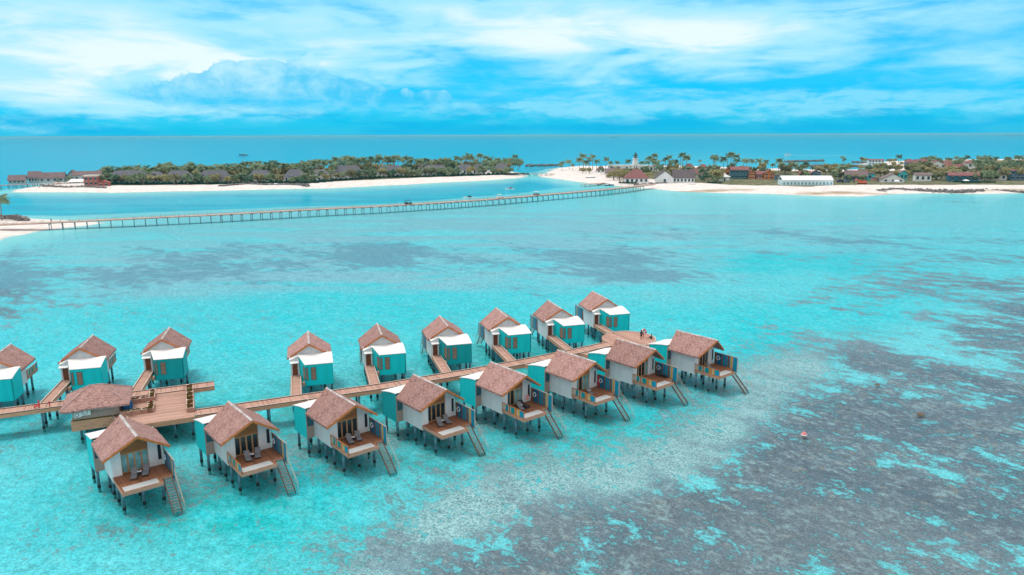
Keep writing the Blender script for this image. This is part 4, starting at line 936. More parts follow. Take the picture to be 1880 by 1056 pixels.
link('boards', recalc(dk_.mesh('boards')), br_); link('beam', recalc(fs_.mesh('beam')), br_); link('railing', recalc(rl.mesh('railing')), br_)
M['bridge_pile'] = mat('bridge_pile', (.11, .22, .26), .8, .3, 1)
bent = MB()
for x in (-1, 1): bent.tube((0, x*(W_/2-.2), -2.5), (0, x*(W_/2-.2), ZB-.6), .15, .15, M['bridge_pile'], 8)
bent.box((-.2, -W_/2, ZB-.9), (.2, W_/2, ZB-.56), M['bridge_pile']); BENT = bent.mesh('pile_bent')
s0 = 20.0; k = 0
for nb in range(88):
    s = s0+nb*4.75
    if s > tot-14: break
    i = 0; ss = s
    while ss > (bp_[i+1]-bp_[i]).length: ss -= (bp_[i+1]-bp_[i]).length; i += 1
    d = (bp_[i+1]-bp_[i]).normalized(); p = bp_[i]+d*ss-O0
    o = link('pile_bent', BENT, br_); o.location = (p.x, p.y, 0); o.rotation_euler = (0, 0, math.atan2(d.y, d.x))
def on_bridge(px):
    best = min(bp_, key=lambda q: abs(proj(np.array(q.x), np.array(q.y), ZB)[0]-px)); i = bp_.index(best); d = (bp_[min(i+1, len(bp_)-1)]-bp_[max(i-1, 0)]); return Vector((best.x, best.y, ZB)), math.atan2(d.y, d.x)
def buggy(px, label, col, roof):
    p, a = on_bridge(px); t = thing('golf_buggy', label, 'buggy', p, a, 'buggies on the bridge')
    link('body', recalc(MB().xz([(-1.3, .3), (1.35, .3), (1.3, .75), (.75, .85), (.6, .62), (-.2, .62), (-.35, .95), (-1.25, .95)], -.62, .62, col).mesh('body')), t)
    r = MB().box((-1.2, -.66, 1.82), (.85, .66, 1.92), roof)
    for x, y in ((-1.1, -.58), (-1.1, .58), (.7, -.58), (.7, .58)): r.tube((x, y, .7), (x*.95, y, 1.82), .03, .03, M['lounge_dark'], 6)
    link('roof', recalc(r.mesh('roof')), t)
    for x in (-.85, .9):
        for y in (-.6, .6): link('wheel', MB().tube((x, y-.09, .25), (x, y+.09, .25), .25, .25, M['lounge_dark'], 12).mesh('wheel'), t)
    t.scale = (1.5, 1.5, 1.25)
buggy(745, 'dark buggy crossing the middle of the long bridge', M['lounge_dark'], M['lounge_dark'])
buggy(914, 'white buggy on the long bridge, nearer the middle', M['plastic_white'], M['plastic_white'])
buggy(985, 'white roofed buggy on the long bridge near its east end', M['lounge'], M['plastic_white'])
p, a = on_bridge(93); person(p, a, 'person in dark clothes walking on the west end of the long bridge')

# ------------------------------------------------------------------ plants
def leaf_mat(name, c1, c2):
    m = bpy.data.materials.new(name); nt = nodes(m); L = nt.links.new
    out = N(nt, 'ShaderNodeOutputMaterial'); b = N(nt, 'ShaderNodeBsdfDiffuse'); tl = N(nt, 'ShaderNodeBsdfTranslucent'); mx = N(nt, 'ShaderNodeMixShader'); mx.inputs[0].default_value = .3
    oi = N(nt, 'ShaderNodeObjectInfo'); geo = N(nt, 'ShaderNodeNewGeometry'); nz = N(nt, 'ShaderNodeTexNoise'); nz.inputs['Scale'].default_value = .7; nz.inputs['Detail'].default_value = 3
    L(geo.outputs['Position'], nz.inputs['Vector'])
    ad = N(nt, 'ShaderNodeMath', operation='ADD'); L(oi.outputs['Random'], ad.inputs[0]); L(nz.outputs[0], ad.inputs[1])
    r = N(nt, 'ShaderNodeValToRGB'); L(ad.outputs[0], r.inputs[0]); r.color_ramp.elements[0].position = .45; r.color_ramp.elements[1].position = 1.15 if False else 1.0
    r.color_ramp.elements[0].color = (*c1, 1); r.color_ramp.elements[1].color = (*c2, 1)
    L(r.outputs[0], b.inputs[0]); L(r.outputs[0], tl.inputs[0]); L(b.outputs[0], mx.inputs[1]); L(tl.outputs[0], mx.inputs[2]); L(mx.outputs[0], out.inputs[0]); return m
M['palm_leaf'] = leaf_mat('palm_leaf', (.10, .20, .14), (.25, .32, .19))
M['leaf_olive'] = leaf_mat('leaf_olive', (.19, .22, .13), (.42, .38, .20))
M['leaf_green'] = leaf_mat('leaf_green', (.10, .20, .14), (.25, .32, .19))
M['leaf_hedge'] = leaf_mat('leaf_hedge', (.012, .075, .07), (.035, .12, .085))
M['trunk'] = mat('trunk_bark', (.26, .22, .19), .9, .25, 2, (1, 1, 4))
def palm_crown(seed):
    r = random.Random(seed); b = MB(); nf = 22
    for k in range(nf):
        a = 2*math.pi*k/nf+r.uniform(-.2, .2); L_ = r.uniform(2.6, 3.5); up = r.uniform(-.55, 1.35); pts = []
        for i in range(8):
            t = i/7; rad = L_*(t*(1-.18*t)); z = up*L_*.62*t-1.15*L_*.42*t*t; pts.append(Vector((math.cos(a)*rad, math.sin(a)*rad, z)))
        side = Vector((-math.sin(a), math.cos(a), 0))
        for i in range(7):
            w0 = .2+.62*math.sin(math.pi*min(1, (i+.3)/7.2)); p, q = pts[i], pts[i+1]
            for sg in (-1, 1):
                dr = Vector((math.cos(a)*.35, math.sin(a)*.35, -.45*w0-.12)); tip = side*sg*w0+dr
                for f_ in (0, .5):
                    s = p.lerp(q, f_); e = p.lerp(q, f_+.46); b.add([s, e, e+tip*r.uniform(.85, 1.1), s+tip*r.uniform(.85, 1.1)], [(0, 1, 2, 3)], M['palm_leaf'])
    return b.mesh('crown')
def palm_trunk(seed):
    r = random.Random(seed); bx, by = r.uniform(-.09, .09), r.uniform(-.09, .09); pts = [(bx*(1-(1-t)**2)*1.0, by*(1-(1-t)**2), t) for t in np.linspace(0, 1, 7)]
    return MB().path([Vector(p) for p in pts], [.034, .024, .02, .018, .017, .016, .017], M['trunk'], 6).mesh('trunk', True), (pts[-1][0], pts[-1][1])
PALM = [(palm_crown(s_), *palm_trunk(s_+40)) for s_ in range(5)]
rp_ = random.Random(99)
def palm(x, y, z, h, label, group, k=None):
    t = thing('palm_tree', label, 'palm tree', (x, y, z), rp_.uniform(0, 6.28), group); c, tr, (tx, ty) = PALM[rp_.randrange(5) if k is None else k]
    o = link('trunk', tr, t); o.scale = (h, h, h); q = link('crown', c, t); q.location = (tx*h, ty*h, h*.985); s_ = rp_.uniform(1.2, 1.6)*min(1.15, max(.75, h/9)); q.scale = (s_, s_, s_)
    return t
def tree_mesh(seed, m):
    r = random.Random(seed); crown = MB(); tr = MB(); lobes = []
    tr.path([Vector((0, 0, 0)), Vector((.03, .02, .25)), Vector((.0, .05, .5))], [.055, .042, .03], M['trunk'], 7)
    for i in range(9):
        a = r.uniform(0, 6.28); d = r.uniform(.15, .5); z = r.uniform(.42, .88); q = Vector((math.cos(a)*d, math.sin(a)*d, z)); lobes.append((q, r.uniform(.16, .27)))
        tr.path([Vector((0, .03, .38)), q*.6+Vector((0, 0, .17)), q], [.026, .016, .008], M['trunk'], 5)
    for q, rad in lobes:
        for _ in range(75):
            d = Vector((r.gauss(0, 1), r.gauss(0, 1), r.gauss(0, .8))).normalized()*rad*r.uniform(.55, 1.12); p = q+d; n_ = (d.normalized()+Vector((r.uniform(-.7, .7), r.uniform(-.7, .7), r.uniform(-.2, .9)))).normalized()
            t1 = n_.orthogonal().normalized(); t2 = n_.cross(t1); s_ = r.uniform(.05, .10); a = r.uniform(0, 6.28); u = t1*math.cos(a)+t2*math.sin(a); w = n_.cross(u)
            crown.add([p-u*s_-w*s_*.6, p+u*s_*.3-w*s_, p+u*s_*1.2, p+w*s_*.8], [(0, 1, 2, 3)], m)
    return tr.mesh('trunk'), crown.mesh('crown')
TREES = {'olive': [tree_mesh(s_, M['leaf_olive']) for s_ in range(3)], 'green': [tree_mesh(s_+10, M['leaf_green']) for s_ in range(3)]}
def tree(x, y, z, h, w_, kind, label, group):
    t = thing('broadleaf_tree', label, 'tree', (x, y, z), rp_.uniform(0, 6.28), group); tr, cr = TREES[kind][rp_.randrange(3)]
    for n_, me in (('trunk', tr), ('crown', cr)): o = link(n_, me, t); o.scale = (w_, w_, h)
    return t
def hedge_mesh(seed):
    r = random.Random(seed); b = MB()
    for _ in range(700):
        x = r.uniform(-1, 1); y = r.uniform(-.5, .5); z = r.uniform(.05, 1)*(.75+.25*math.sin(x*9+seed)); s_ = r.uniform(.05, .11); n_ = Vector((r.uniform(-1, 1), r.uniform(-1.2, .6), r.uniform(-.2, 1))).normalized(); t1 = n_.orthogonal().normalized(); t2 = n_.cross(t1)
        p = Vector((x, y, z)); b.add([p-t1*s_*.6-t2*s_, p+t1*s_*.6-t2*s_, p+t1*s_*.7+t2*s_, p-t1*s_*.5+t2*s_], [(0, 1, 2, 3)], M['leaf_hedge'])
    return b.mesh('hedge')
HEDGE = [hedge_mesh(s_) for s_ in (1, 2)]

# ------------------------------------------------------------------ island buildings
M['roof_slate'] = mat('slate_roof', (.14, .14, .165), .8, .18, .8, bump=.3)
M['roof_brown'] = mat('brown_roof', (.21, .15, .155), .85, .2, .8, bump=.3)
M['roof_red'] = mat('red_tile_roof', (.25, .105, .105), .8, .22, .8, bump=.3)
M['roof_dark'] = mat('dark_roof', (.125, .105, .115), .8, .2, .8, bump=.3)
M['wall_white'] = mat('pale_wall', (.72, .76, .76), .8, .06, .4)
M['wall_grey'] = mat('grey_green_wall', (.34, .43, .44), .8, .1, .4)
M['wall_cream'] = mat('cream_wall', (.62, .58, .52), .8, .08, .4)
M['wall_brick'] = mat('brick_wall', (.36, .115, .09), .85, .15, 1.2)
M['wall_orange'] = mat('orange_wall', (.58, .19, .05), .8, .1, .5)
M['wall_pink'] = mat('pink_wall', (.55, .26, .20), .8, .1, .5)
M['wall_blue'] = mat('blue_wall', (.03, .14, .20), .8, .12, .5)
M['wall_slate'] = mat('slate_blue_wall', (.10, .18, .26), .8, .12, .5)
M['wall_cyan'] = mat('cyan_wall', (.04, .50, .56), .8, .08, .5)
M['trim_white'] = mat('white_trim', (.75, .77, .77), .7, .05, .6)
M['win'] = mat('window_glass', (.02, .06, .08), .2, .3, .6, spec=.5)
def roof_mb(kind, w, d, h, z, m, ov=.7, trim=None):
    b = MB(); x, y = w/2+ov, d/2+ov; t = .28
    if kind == 'hip':
        rx = max(0.15, x-y*.95) if w >= d else .15
        top = [(-x, -y, z), (x, -y, z), (x, y, z), (-x, y, z), (-rx, 0, z+h), (rx, 0, z+h)]
        b.add(top+[(-x, -y, z-t), (x, -y, z-t), (x, y, z-t), (-x, y, z-t)], [(0, 1, 5, 4), (1, 2, 5), (2, 3, 4, 5), (3, 0, 4), (0, 6, 7, 1), (1, 7, 8, 2), (2, 8, 9, 3), (3, 9, 6, 0), (9, 8, 7, 6)], m)
    elif kind == 'gable_x':
        yz = [(-y, z), (0, z+h), (y, z), (y, z-t), (0, z+h-t), (-y, z-t)]
        vs = [(-x, a, c) for a, c in yz]+[(x, a, c) for a, c in yz]; n = 6
        b.add(vs, [(0, 1, 4, 5), (1, 2, 3, 4), (6, 11, 10, 7), (7, 10, 9, 8)]+[(i, i+6, (i+1) % 6+6, (i+1) % 6) for i in range(6)], m)
    elif kind == 'gable_y':
        xz = [(-x, z), (0, z+h), (x, z), (x, z-t), (0, z+h-t), (-x, z-t)]
        vs = [(a, -y, c) for a, c in xz]+[(a, y, c) for a, c in xz]
        b.add(vs, [(0, 1, 4, 5), (1, 2, 3, 4), (6, 11, 10, 7), (7, 10, 9, 8)]+[(i, i+6, (i+1) % 6+6, (i+1) % 6) for i in range(6)], m)
    else:
        b.box((-x+ov*.6, -y+ov*.6, z), (x-ov*.6, y-ov*.6, z+max(.4, h)), m)
    return b
def house(label, px0, px1, ybase, yeave, ytop, kind='hip', wall='wall_white', roof='roof_slate', depth=None, win=3, name='house', cat='house', yaw=0.0, group=None, ver=False, gz=GZ, storeys=1, cap=True):
    c = gp((px0+px1)/2, ybase, gz); mp = (c.y*math.cos(PITCH)+(CAMH-gz)*math.sin(PITCH))/FPX
    w = (px1-px0)*mp; wh = max(2.2, (ybase-yeave)*mp); d = depth or max(6, min(12, w*.7)); rh = max(1.0, (yeave-ytop)*mp-d*.5*.055)
    t = thing(name, label, cat, (c.x, c.y+d/2, gz), yaw-math.atan2(c.x, c.y)*.6, group)
    wd = max(1.0, w-1.4 if kind != 'flat' else w)
    b = MB(); b.box((-wd/2, -d/2, -.4), (wd/2, d/2, wh), M[wall])
    if kind == 'gable_x': b.add([(sx*(wd/2), yy, zz) for sx in (-1, 1) for yy, zz in ((-d/2, wh+.002), (d/2, wh+.002), (0, wh+rh*.86))], [(0, 1, 2), (3, 5, 4), (0, 2, 5, 3), (1, 4, 5, 2)], M[wall])
    if kind == 'gable_y': b.add([(xx, sy*(d/2), zz) for sy in (-1, 1) for xx, zz in ((-wd/2, wh+.002), (wd/2, wh+.002), (0, wh+rh*.86))], [(0, 2, 1), (3, 4, 5), (0, 3, 5, 2), (1, 2, 5, 4)], M[wall])
    link('wall', recalc(b.mesh('wall')), t)
    link('roof', recalc(roof_mb(kind, wd, d, rh, wh+.0, M[roof]).mesh('roof')), t)
    hh = wh/storeys
    for s_ in range(storeys):
        for i in range(win):
            x = -wd/2+wd*(i+.5)/win; ww = min(.9, wd/win*.28); z0 = s_*hh+hh*.28; z1 = s_*hh+hh*.80
            o = link('window', recalc(MB().box((x-ww, -d/2-.10, z0), (x+ww, -d/2-.004, z1), M['win']).mesh('window')), t)
            fr = MB(); fr.box((x-ww-.12, -d/2-.14, z1+.003), (x+ww+.12, -d/2-.004, z1+.16), M['trim_white']); fr.box((x-ww-.12, -d/2-.14, z0-.14), (x+ww+.12, -d/2-.004, z0-.003), M['trim_white']); link('frame', recalc(fr.mesh('frame')), o)
    if ver:                                    # veranda with posts and a beam
        v = MB(); n = max(4, int(wd/2.6)); yy = -d/2-2.0
        for i in range(n+1): x = -wd/2+wd*i/n; v.box((x-.11, yy-.11, -.3), (x+.11, yy+.11, wh*.86), M['trim_white'])
        v.box((-wd/2-.2, yy-.16, wh*.86+.003), (wd/2+.2, yy+.16, wh*.86+.3), M['trim_white']); v.box((-wd/2-.3, yy-.4, wh*.86+.303), (wd/2+.3, -d/2-.15, wh*.86+.45), M[roof])
        link('veranda', recalc(v.mesh('veranda')), t)
    return t, c, w, d, wh, rh
# --- west isle
G1 = 'slate roofed guest houses on the west isle'
W1 = [(200, 266, 337, 324, 313), (268, 300, 337, 325, 315), (302, 350, 337, 325, 313), (362, 420, 337, 326, 313), (455, 497, 334, 323, 312), (520, 560, 336, 324, 311), (567, 603, 332, 318.5, 311.5), (608, 664, 328, 316, 304), (690, 742, 324, 314, 304), (773, 822, 323, 313, 303), (836, 870, 321, 311, 302), (866, 892, 320, 311, 301), (906, 936, 319, 310, 300)]
WL = ['westernmost slate hip roofed guest house, beside the brick building', 'small slate roofed house second from the west among the guest houses', 'slate hip roofed guest house behind yellowing trees, third from the west', 'slate hip roofed guest house with a row of white veranda posts above the dark hedge', 'slate hip roofed guest house facing the west rock breakwater', 'slate roofed house with white front just right of the beach breakwater', 'pale two storey guest house with low slate roof near mid beach', 'wide slate hip roofed guest house behind dense trees, mid isle', 'slate hip roofed guest house above the wide white beach, fourth from the east end', 'slate hip roofed guest house, third from the east end of the west isle', 'white fronted guest house with slate roof, small, near the isle end', 'slate roofed guest house next to the easternmost one', 'easternmost slate hip roofed guest house, near the footbridge']
for lab, (a, c, yb, ye, yt) in zip(WL, W1): house(lab, a, c, yb, ye, yt, 'hip', 'wall_white', 'roof_slate', 9, 3 if c-a < 40 else 4, group=G1, ver=(a not in (567, 836)), storeys=2 if a == 567 else 1)
house('dark flat roof peeking over the palms on the west isle', 784, 812, 311, 300, 294, 'hip', 'wall_cream', 'roof_brown', 9, 2)
house('small dark roofed house behind the palms, left of the flat roof', 766, 786, 316, 306, 301, 'hip', 'wall_white', 'roof_dark', 8, 2)
def stilts(t, w, d, n=5):
    for i in range(n):
        for y in (-d/2+.4, d/2-.4): o = link('pile', BENT2, t); o.location = (-w/2+.5+(w-1)*i/(n-1), y, 0)
BENT2 = MB().tube((0, 0, -6), (0, 0, -.35), .18, .18, M['bridge_pile'], 8).mesh('pile')
for lab, a, c, yb, ye, yt, k in (('farthest left house on stilts over the lagoon with brown pitched roof', 13, 42, 337, 331.5, 321.5, 'gable_x'), ('tall brown gabled overwater house left of the lower long roof', 49.5, 71, 335, 326, 314.5, 'gable_x'), ('long lower brown roofed overwater house with white gable end', 70, 114, 334.5, 327, 316.5, 'gable_x'),
                             ('brown pitched roof house with white walls near the brick building', 120, 142, 333, 324, 312, 'gable_y'), ('long brown roofed house behind the brick building', 134, 182, 333, 322, 314, 'gable_x')):
    t, cc, w, d, wh, rh = house(lab, a, c, yb, ye, yt, k, 'wall_grey', 'roof_brown', 8, 4, group='brown roofed houses at the west end', gz=3.0); stilts(t, w-1.2, d)
house('red brick two storey building with pale parapet on the west beach', 153, 176, 341.5, 324.5, 323, 'flat', 'wall_brick', 'wall_cream', 9, 3, name='brick_building', cat='building', storeys=2)
house('small red brick gabled annex beside the brick building', 177, 199, 342, 336, 331, 'gable_y', 'wall_brick', 'wall_brick', 6, 2, name='brick_building', cat='building')
def awning(label, a, c, yb, yt, m):
    p = gp((a+c)/2, yb, GZ); mp = p.length/FPX; w = (c-a)*mp; t = thing('awning', label, 'awning', (p.x, p.y, GZ), 0); h = (yb-yt)*mp
    link('canopy', recalc(MB().add([(-w/2, -2, h*.6), (w/2, -2, h*.6), (w/2, 4, h), (-w/2, 4, h), (-w/2, -2, h*.6-.15), (w/2, -2, h*.6-.15), (w/2, 4, h-.15), (-w/2, 4, h-.15)], [(0, 1, 2, 3), (7, 6, 5, 4), (0, 4, 5, 1), (1, 5, 6, 2), (2, 6, 7, 3), (3, 7, 4, 0)], m).mesh('canopy')), t)
    for x in (-w/2+.2, w/2-.2):
        for y, zt in ((-1.8, h*.6), (3.8, h)): link('post', MB().tube((x, y, -.3), (x, y, zt-.1), .08, .08, M['trim_white'], 6).mesh('post'), t)
awning('white awning in front of the brick building', 129, 153, 341, 331, M['white_roof'])
# west jetty in front of the stilt houses
def small_jetty(label, pts, width, z, m='bridge_deck', name='jetty'):
    o = Vector(pts[0]); t = thing(name, label, 'jetty', (o.x, o.y, 0)); b = MB(); q = MB(); k = 0; ends = []
    for i in range(len(pts)-1):
        a, c = Vector(pts[i])-o, Vector(pts[i+1])-o; d = (c-a).normalized(); nn = Vector((-d.y, d.x))*width/2
        b.add([(w.x, w.y, zz) for zz in (z-.35, z) for w in (a-nn, c-nn, c+nn, a+nn)], [(3, 2, 1, 0), (4, 5, 6, 7), (0, 1, 5, 4), (2, 3, 7, 6), (1, 2, 6, 5), (3, 0, 4, 7)], M[m])
        for j in range(int((c-a).length/5)+1):
            for sg in (-1, 1): w = a+d*j*5+nn*sg*.85; ends.append(w)
    link('boards', recalc(b.mesh('boards')), t)
    pm = MB().tube((0, 0, -2.5), (0, 0, z-.36), .17, .17, M['bridge_pile'], 7).mesh('pile')
    for w in ends[:90]: link('pile', pm, t).location = (w.x, w.y, 0)
small_jetty('reddish jetty on piles in front of the stilt houses at the far left', [tuple(gp(-40, 342, 2.6)[:2]), tuple(gp(50, 338, 2.6)[:2]), tuple(gp(95, 337, 2.6)[:2]), tuple(gp(112, 336, 2.6)[:2])], 4, 2.6, 'wall_pink')
small_jetty('short timber landing jetty with moored boats beside the bridge head', [tuple(gp(1070, 338, 1.6)[:2]), tuple(gp(1090, 337, 1.6)[:2]), tuple(gp(1112, 336, 1.6)[:2])], 5, 1.6)
fb = [tuple(gp(a, c, 2.0)[:2]) for a, c in ((954, 319.5), (985, 319.5), (1018, 320))]
small_jetty('low timber footbridge over the channel between the two isles', fb, 4, 2.4, 'bridge_side', 'footbridge')
# --- east isle
E_ = [
 ('small red hip roofed kiosk among palms on the sand spit', 1095, 1112, 317, 312, 305, 'hip', 'wall_white', 'roof_red', 6, 2, 1),
 ('red roofed restaurant with white walls and a tree against its roof', 1148, 1193, 336, 327.5, 311, 'hip', 'wall_white', 'roof_red', 14, 5, 1),
 ('grey brown roofed hall behind the restaurant tree', 1112, 1150, 327, 318, 309.5, 'gable_x', 'wall_cream', 'roof_brown', 10, 3, 1),
 ('white flat roofed complex left of the lighthouse tower', 1117, 1158, 312, 305, 303.5, 'flat', 'wall_white', 'wall_white', 10, 3, 1),
 ('white flat roofed complex right of the lighthouse tower', 1174, 1210, 315, 305.5, 304, 'flat', 'wall_white', 'wall_white', 10, 4, 1),
 ('dark roofed hall with white gable front and arched door by the bridge head', 1205, 1240, 336.5, 327, 312, 'gable_y', 'wall_white', 'roof_dark', 15, 1, 1),
 ('long dark roofed wing with a colonnade next to the gabled hall', 1236, 1278, 336, 327, 311.5, 'gable_x', 'wall_white', 'roof_dark', 13, 6, 1),
 ('brown red roofed house behind the dark roofed hall', 1256, 1292, 328, 319.5, 310.5, 'gable_x', 'wall_cream', 'roof_red', 10, 3, 1),
 ('red hip roof on the hill, left of a pair', 1256, 1277, 312, 307.5, 300, 'hip', 'wall_white', 'roof_red', 9, 3, 1),
 ('red hip roof on the hill, right of a pair', 1281, 1303, 314, 309, 301.5, 'hip', 'wall_white', 'roof_red', 9, 3, 1),
 ('tall narrow cream house between palms, behind the beach', 1293, 1303, 325, 312, 309, 'hip', 'wall_cream', 'roof_brown', 7, 1, 2),
 ('dark blue two storey building with red roof left of the orange houses', 1342, 1376, 328.5, 312, 306, 'gable_x', 'wall_blue', 'roof_red', 10, 5, 2),
 ('red roofed house with pink wall beside the dark blue building', 1330, 1345, 323, 314, 308, 'gable_y', 'wall_orange', 'roof_red', 8, 1, 1),
 ('left orange gabled house facing the beach', 1375, 1389, 329, 318, 312.5, 'gable_y', 'wall_orange', 'roof_red', 9, 2, 2),
 ('pinkish house joining the two orange houses', 1389, 1405, 329, 320, 314, 'gable_x', 'wall_pink', 'roof_red', 9, 3, 1),
 ('right orange gabled house facing the beach', 1404, 1423, 329.5, 318, 312.5, 'gable_y', 'wall_orange', 'roof_red', 9, 2, 2),
 ('small slate blue shed left of the long white tent', 1424, 1437, 331, 324, 322, 'flat', 'wall_slate', 'roof_dark', 6, 2, 1),
 ('slate blue gabled house showing above the long white tent', 1492, 1509, 325, 317.5, 312.5, 'gable_y', 'wall_slate', 'roof_dark', 8, 1, 1),
 ('pink house half hidden behind the long white tent', 1468, 1491, 325, 318.5, 314, 'gable_x', 'wall_pink', 'roof_red', 8, 3, 1),
 ('brown roofed house with dark veranda right of the tent', 1554, 1594, 331.5, 323.5, 313, 'gable_x', 'wall_slate', 'roof_brown', 9, 4, 1),
 ('bright cyan walled house beside the brown roofed one', 1592, 1607, 330, 320, 317, 'flat', 'wall_cyan', 'roof_brown', 8, 1, 1),
 ('white gabled house with stepped brown roof near the beach', 1624, 1664, 335, 329, 318, 'gable_y', 'wall_white', 'roof_brown', 13, 3, 1),
 ('narrow pale gabled house behind the white gabled one', 1654, 1669, 331, 318, 313, 'gable_y', 'wall_cyan', 'roof_brown', 9, 2, 1),
 ('small pinkish flat hut on the upper beach', 1604, 1621, 333, 328.5, 327.5, 'flat', 'wall_pink', 'roof_brown', 5, 1, 1),
 ('white walled house behind a spreading olive tree', 1682, 1712, 333, 321.5, 317, 'gable_x', 'wall_white', 'roof_brown', 8, 3, 1),
 ('red roofed house showing between trees right of the olive tree', 1710, 1732, 326, 319, 313.5, 'gable_x', 'wall_cream', 'roof_red', 8, 3, 1),
 ('dark teal waterfront building under a long red roof', 1747, 1798, 334, 322.5, 316.5, 'gable_x', 'wall_blue', 'roof_red', 10, 4, 1),
 ('white two storey house with red roof left of the white tower', 1740, 1772, 321, 310.5, 301.5, 'gable_x', 'wall_white', 'roof_red', 10, 3, 1),
 ('square white tower house with small red roof', 1772, 1793, 318, 299.5, 294.5, 'hip', 'wall_white', 'roof_red', 9, 1, 2),
 ('red roofed dark house at the back, right of the white beach strip', 1664, 1681, 305, 298, 291.5, 'hip', 'wall_slate', 'roof_red', 9, 2, 1),
 ('red roofed long house at the back, second from its left end', 1681, 1708, 305, 300, 292.5, 'gable_x', 'wall_pink', 'roof_red', 9, 3, 1),
 ('white house with two arched gables under a red roof', 1709, 1737, 314, 302, 294.5, 'gable_y', 'wall_white', 'roof_red', 10, 3, 2),
 ('low red roofed house joined behind the arched gables', 1735, 1748, 309, 301, 295.5, 'gable_x', 'wall_cream', 'roof_red', 8, 2, 1),
 ('white far hotel block with rows of dark windows and red roof', 1597, 1625, 303.5, 294.5, 292, 'gable_x', 'wall_white', 'roof_red', 12, 5, 2),
 ('long brown red roof with pale gable end at right', 1800, 1838, 331, 322, 314, 'gable_x', 'wall_cream', 'roof_red', 9, 3, 1),
 ('pale blue gabled house right of the long brown red roof', 1831, 1851, 331, 321, 315, 'gable_y', 'wall_white', 'roof_dark', 9, 2, 1),
 ('dark slate blue two storey house at the right edge', 1860, 1893, 331.5, 313.5, 310.5, 'gable_x', 'wall_slate', 'roof_red', 10, 4, 2),
 ('small red roofed house among trees near the right edge', 1824, 1840, 312, 308, 304, 'gable_x', 'wall_white', 'roof_red', 8, 2, 1),
 ('cream gabled house under trees near the right edge', 1838, 1852, 316, 312, 307, 'gable_y', 'wall_cream', 'roof_red', 8, 1, 1),
]
for lab, a, c, yb, ye, yt, k, wl, rf, d, wn, st_ in E_: house(lab, a, c, yb, ye, yt, k, wl, rf, d, wn, group='village buildings on the east isle', storeys=st_)
# white pavilion with tiered roof
p = gp(1330.5, 332, GZ); mp = p.length/FPX; t = thing('tiered_pavilion', 'small white pavilion with a two tiered roof on the beach', 'pavilion', (p.x, p.y+4, GZ))
link('wall', recalc(MB().box((-4, -3.6, -.3), (4, 3.6, 3.4), M['wall_white']).mesh('wall')), t); link('roof', recalc(roof_mb('hip', 8.6, 7.6, 2.2, 3.4, M['trim_white']).mesh('roof')), t)
link('upper_roof', recalc(MB().box((-1.5, -1.3, 4.7), (1.5, 1.3, 5.6), M['wall_white']).mesh('upper_roof')), t); link('cap_roof', recalc(roof_mb('hip', 2.6, 2.2, .9, 5.6, M['trim_white'], .3).mesh('cap_roof')), t)
link('door', recalc(MB().box((-.7, -3.72, 0), (.7, -3.61, 2.3), M['win']).mesh('door')), t)
# lighthouse tower
p = gp(1166, 312, GZ); mp = p.length/FPX; h = 31*mp; w = 8.6*mp; t = thing('lighthouse', 'white lighthouse tower with dark conical cap above the village', 'lighthouse', (p.x, p.y, GZ), R(12))
link('base', recalc(MB().box((-w*.75, -w*.75, -.4), (w*.75, w*.75, h*.33), M['wall_white']).mesh('base')), t)
link('shaft', recalc(MB().add([(sx*a, sy*a, z) for a, z in ((w*.5, h*.33+.003), (w*.38, h*.62)) for sx, sy in ((-1, -1), (1, -1), (1, 1), (-1, 1))], [(3, 2, 1, 0), (4, 5, 6, 7), (0, 1, 5, 4), (1, 2, 6, 5), (2, 3, 7, 6), (3, 0, 4, 7)], M['wall_white']).mesh('shaft')), t)
link('gallery', recalc(MB().box((-w*.5, -w*.5, h*.62+.003), (w*.5, w*.5, h*.66), M['trim_white']).mesh('gallery')), t)
g = MB(); g.lathe([(w*.33, h*.66+.01), (w*.33, h*.80)], M['win'], 8)
for i in range(8): a = i*math.pi/4; g.box((w*.36*math.cos(a)-.12, w*.36*math.sin(a)-.12, h*.66+.01), (w*.36*math.cos(a)+.12, w*.36*math.sin(a)+.12, h*.80), M['trim_white'])
link('lantern', g.mesh('lantern'), t); M['cap_dark'] = mat('dark_cap', (.03, .10, .11), .5, .2, 2)
link('cap', MB().lathe([(w*.52, h*.80+.01), (w*.50, h*.83), (w*.12, h*.97), (.06, h*1.04), (0, h*1.05)], M['cap_dark'], 8).mesh('cap'), t)
for i in range(3): link('window', recalc(MB().box((-w*.45+i*w*.45-.35, -w*.75-.1, h*.12), (-w*.45+i*w*.45+.35, -w*.75-.004, h*.22), M['win']).mesh('window')), t)
# long white marquee tent
p0, p1 = gp(1437, 340.5, GZ), gp(1530, 340.5, GZ); w = (p1-p0).length; p = (p0+p1)/2; mp = p.length/FPX; wh = 8.6*mp; t = thing('marquee_tent', 'long white marquee tent with arched windows on the beach', 'tent', (p.x, p.y+6, GZ), math.atan2((p1-p0).y, (p1-p0).x))
M['tent'] = mat('tent_fabric', (.62, .80, .84), .7, .04, .3); M['tent_roof'] = mat('tent_roof_fabric', (.78, .85, .86), .7, .03, .3); M['tent_win'] = mat('tent_window', (.16, .36, .44), .3, .3, .8)
link('wall', recalc(MB().box((-w/2, -6, -.3), (w/2, 6, wh), M['tent']).mesh('wall')), t); link('roof', recalc(roof_mb('gable_x', w, 12, 3.0, wh+.2, M['tent_roof'], .3).mesh('roof')), t)
for i in range(14):
    x = -w/2+w*(i+.5)/14; q = [(x-.62, .5), (x+.62, .5), (x+.62, 1.9), (x+.4, 2.45), (x, 2.7), (x-.4, 2.45), (x-.62, 1.9)]
    link('window', recalc(MB().xz(q, -6.06, -6.004, M['tent_win']).mesh('window')), t)
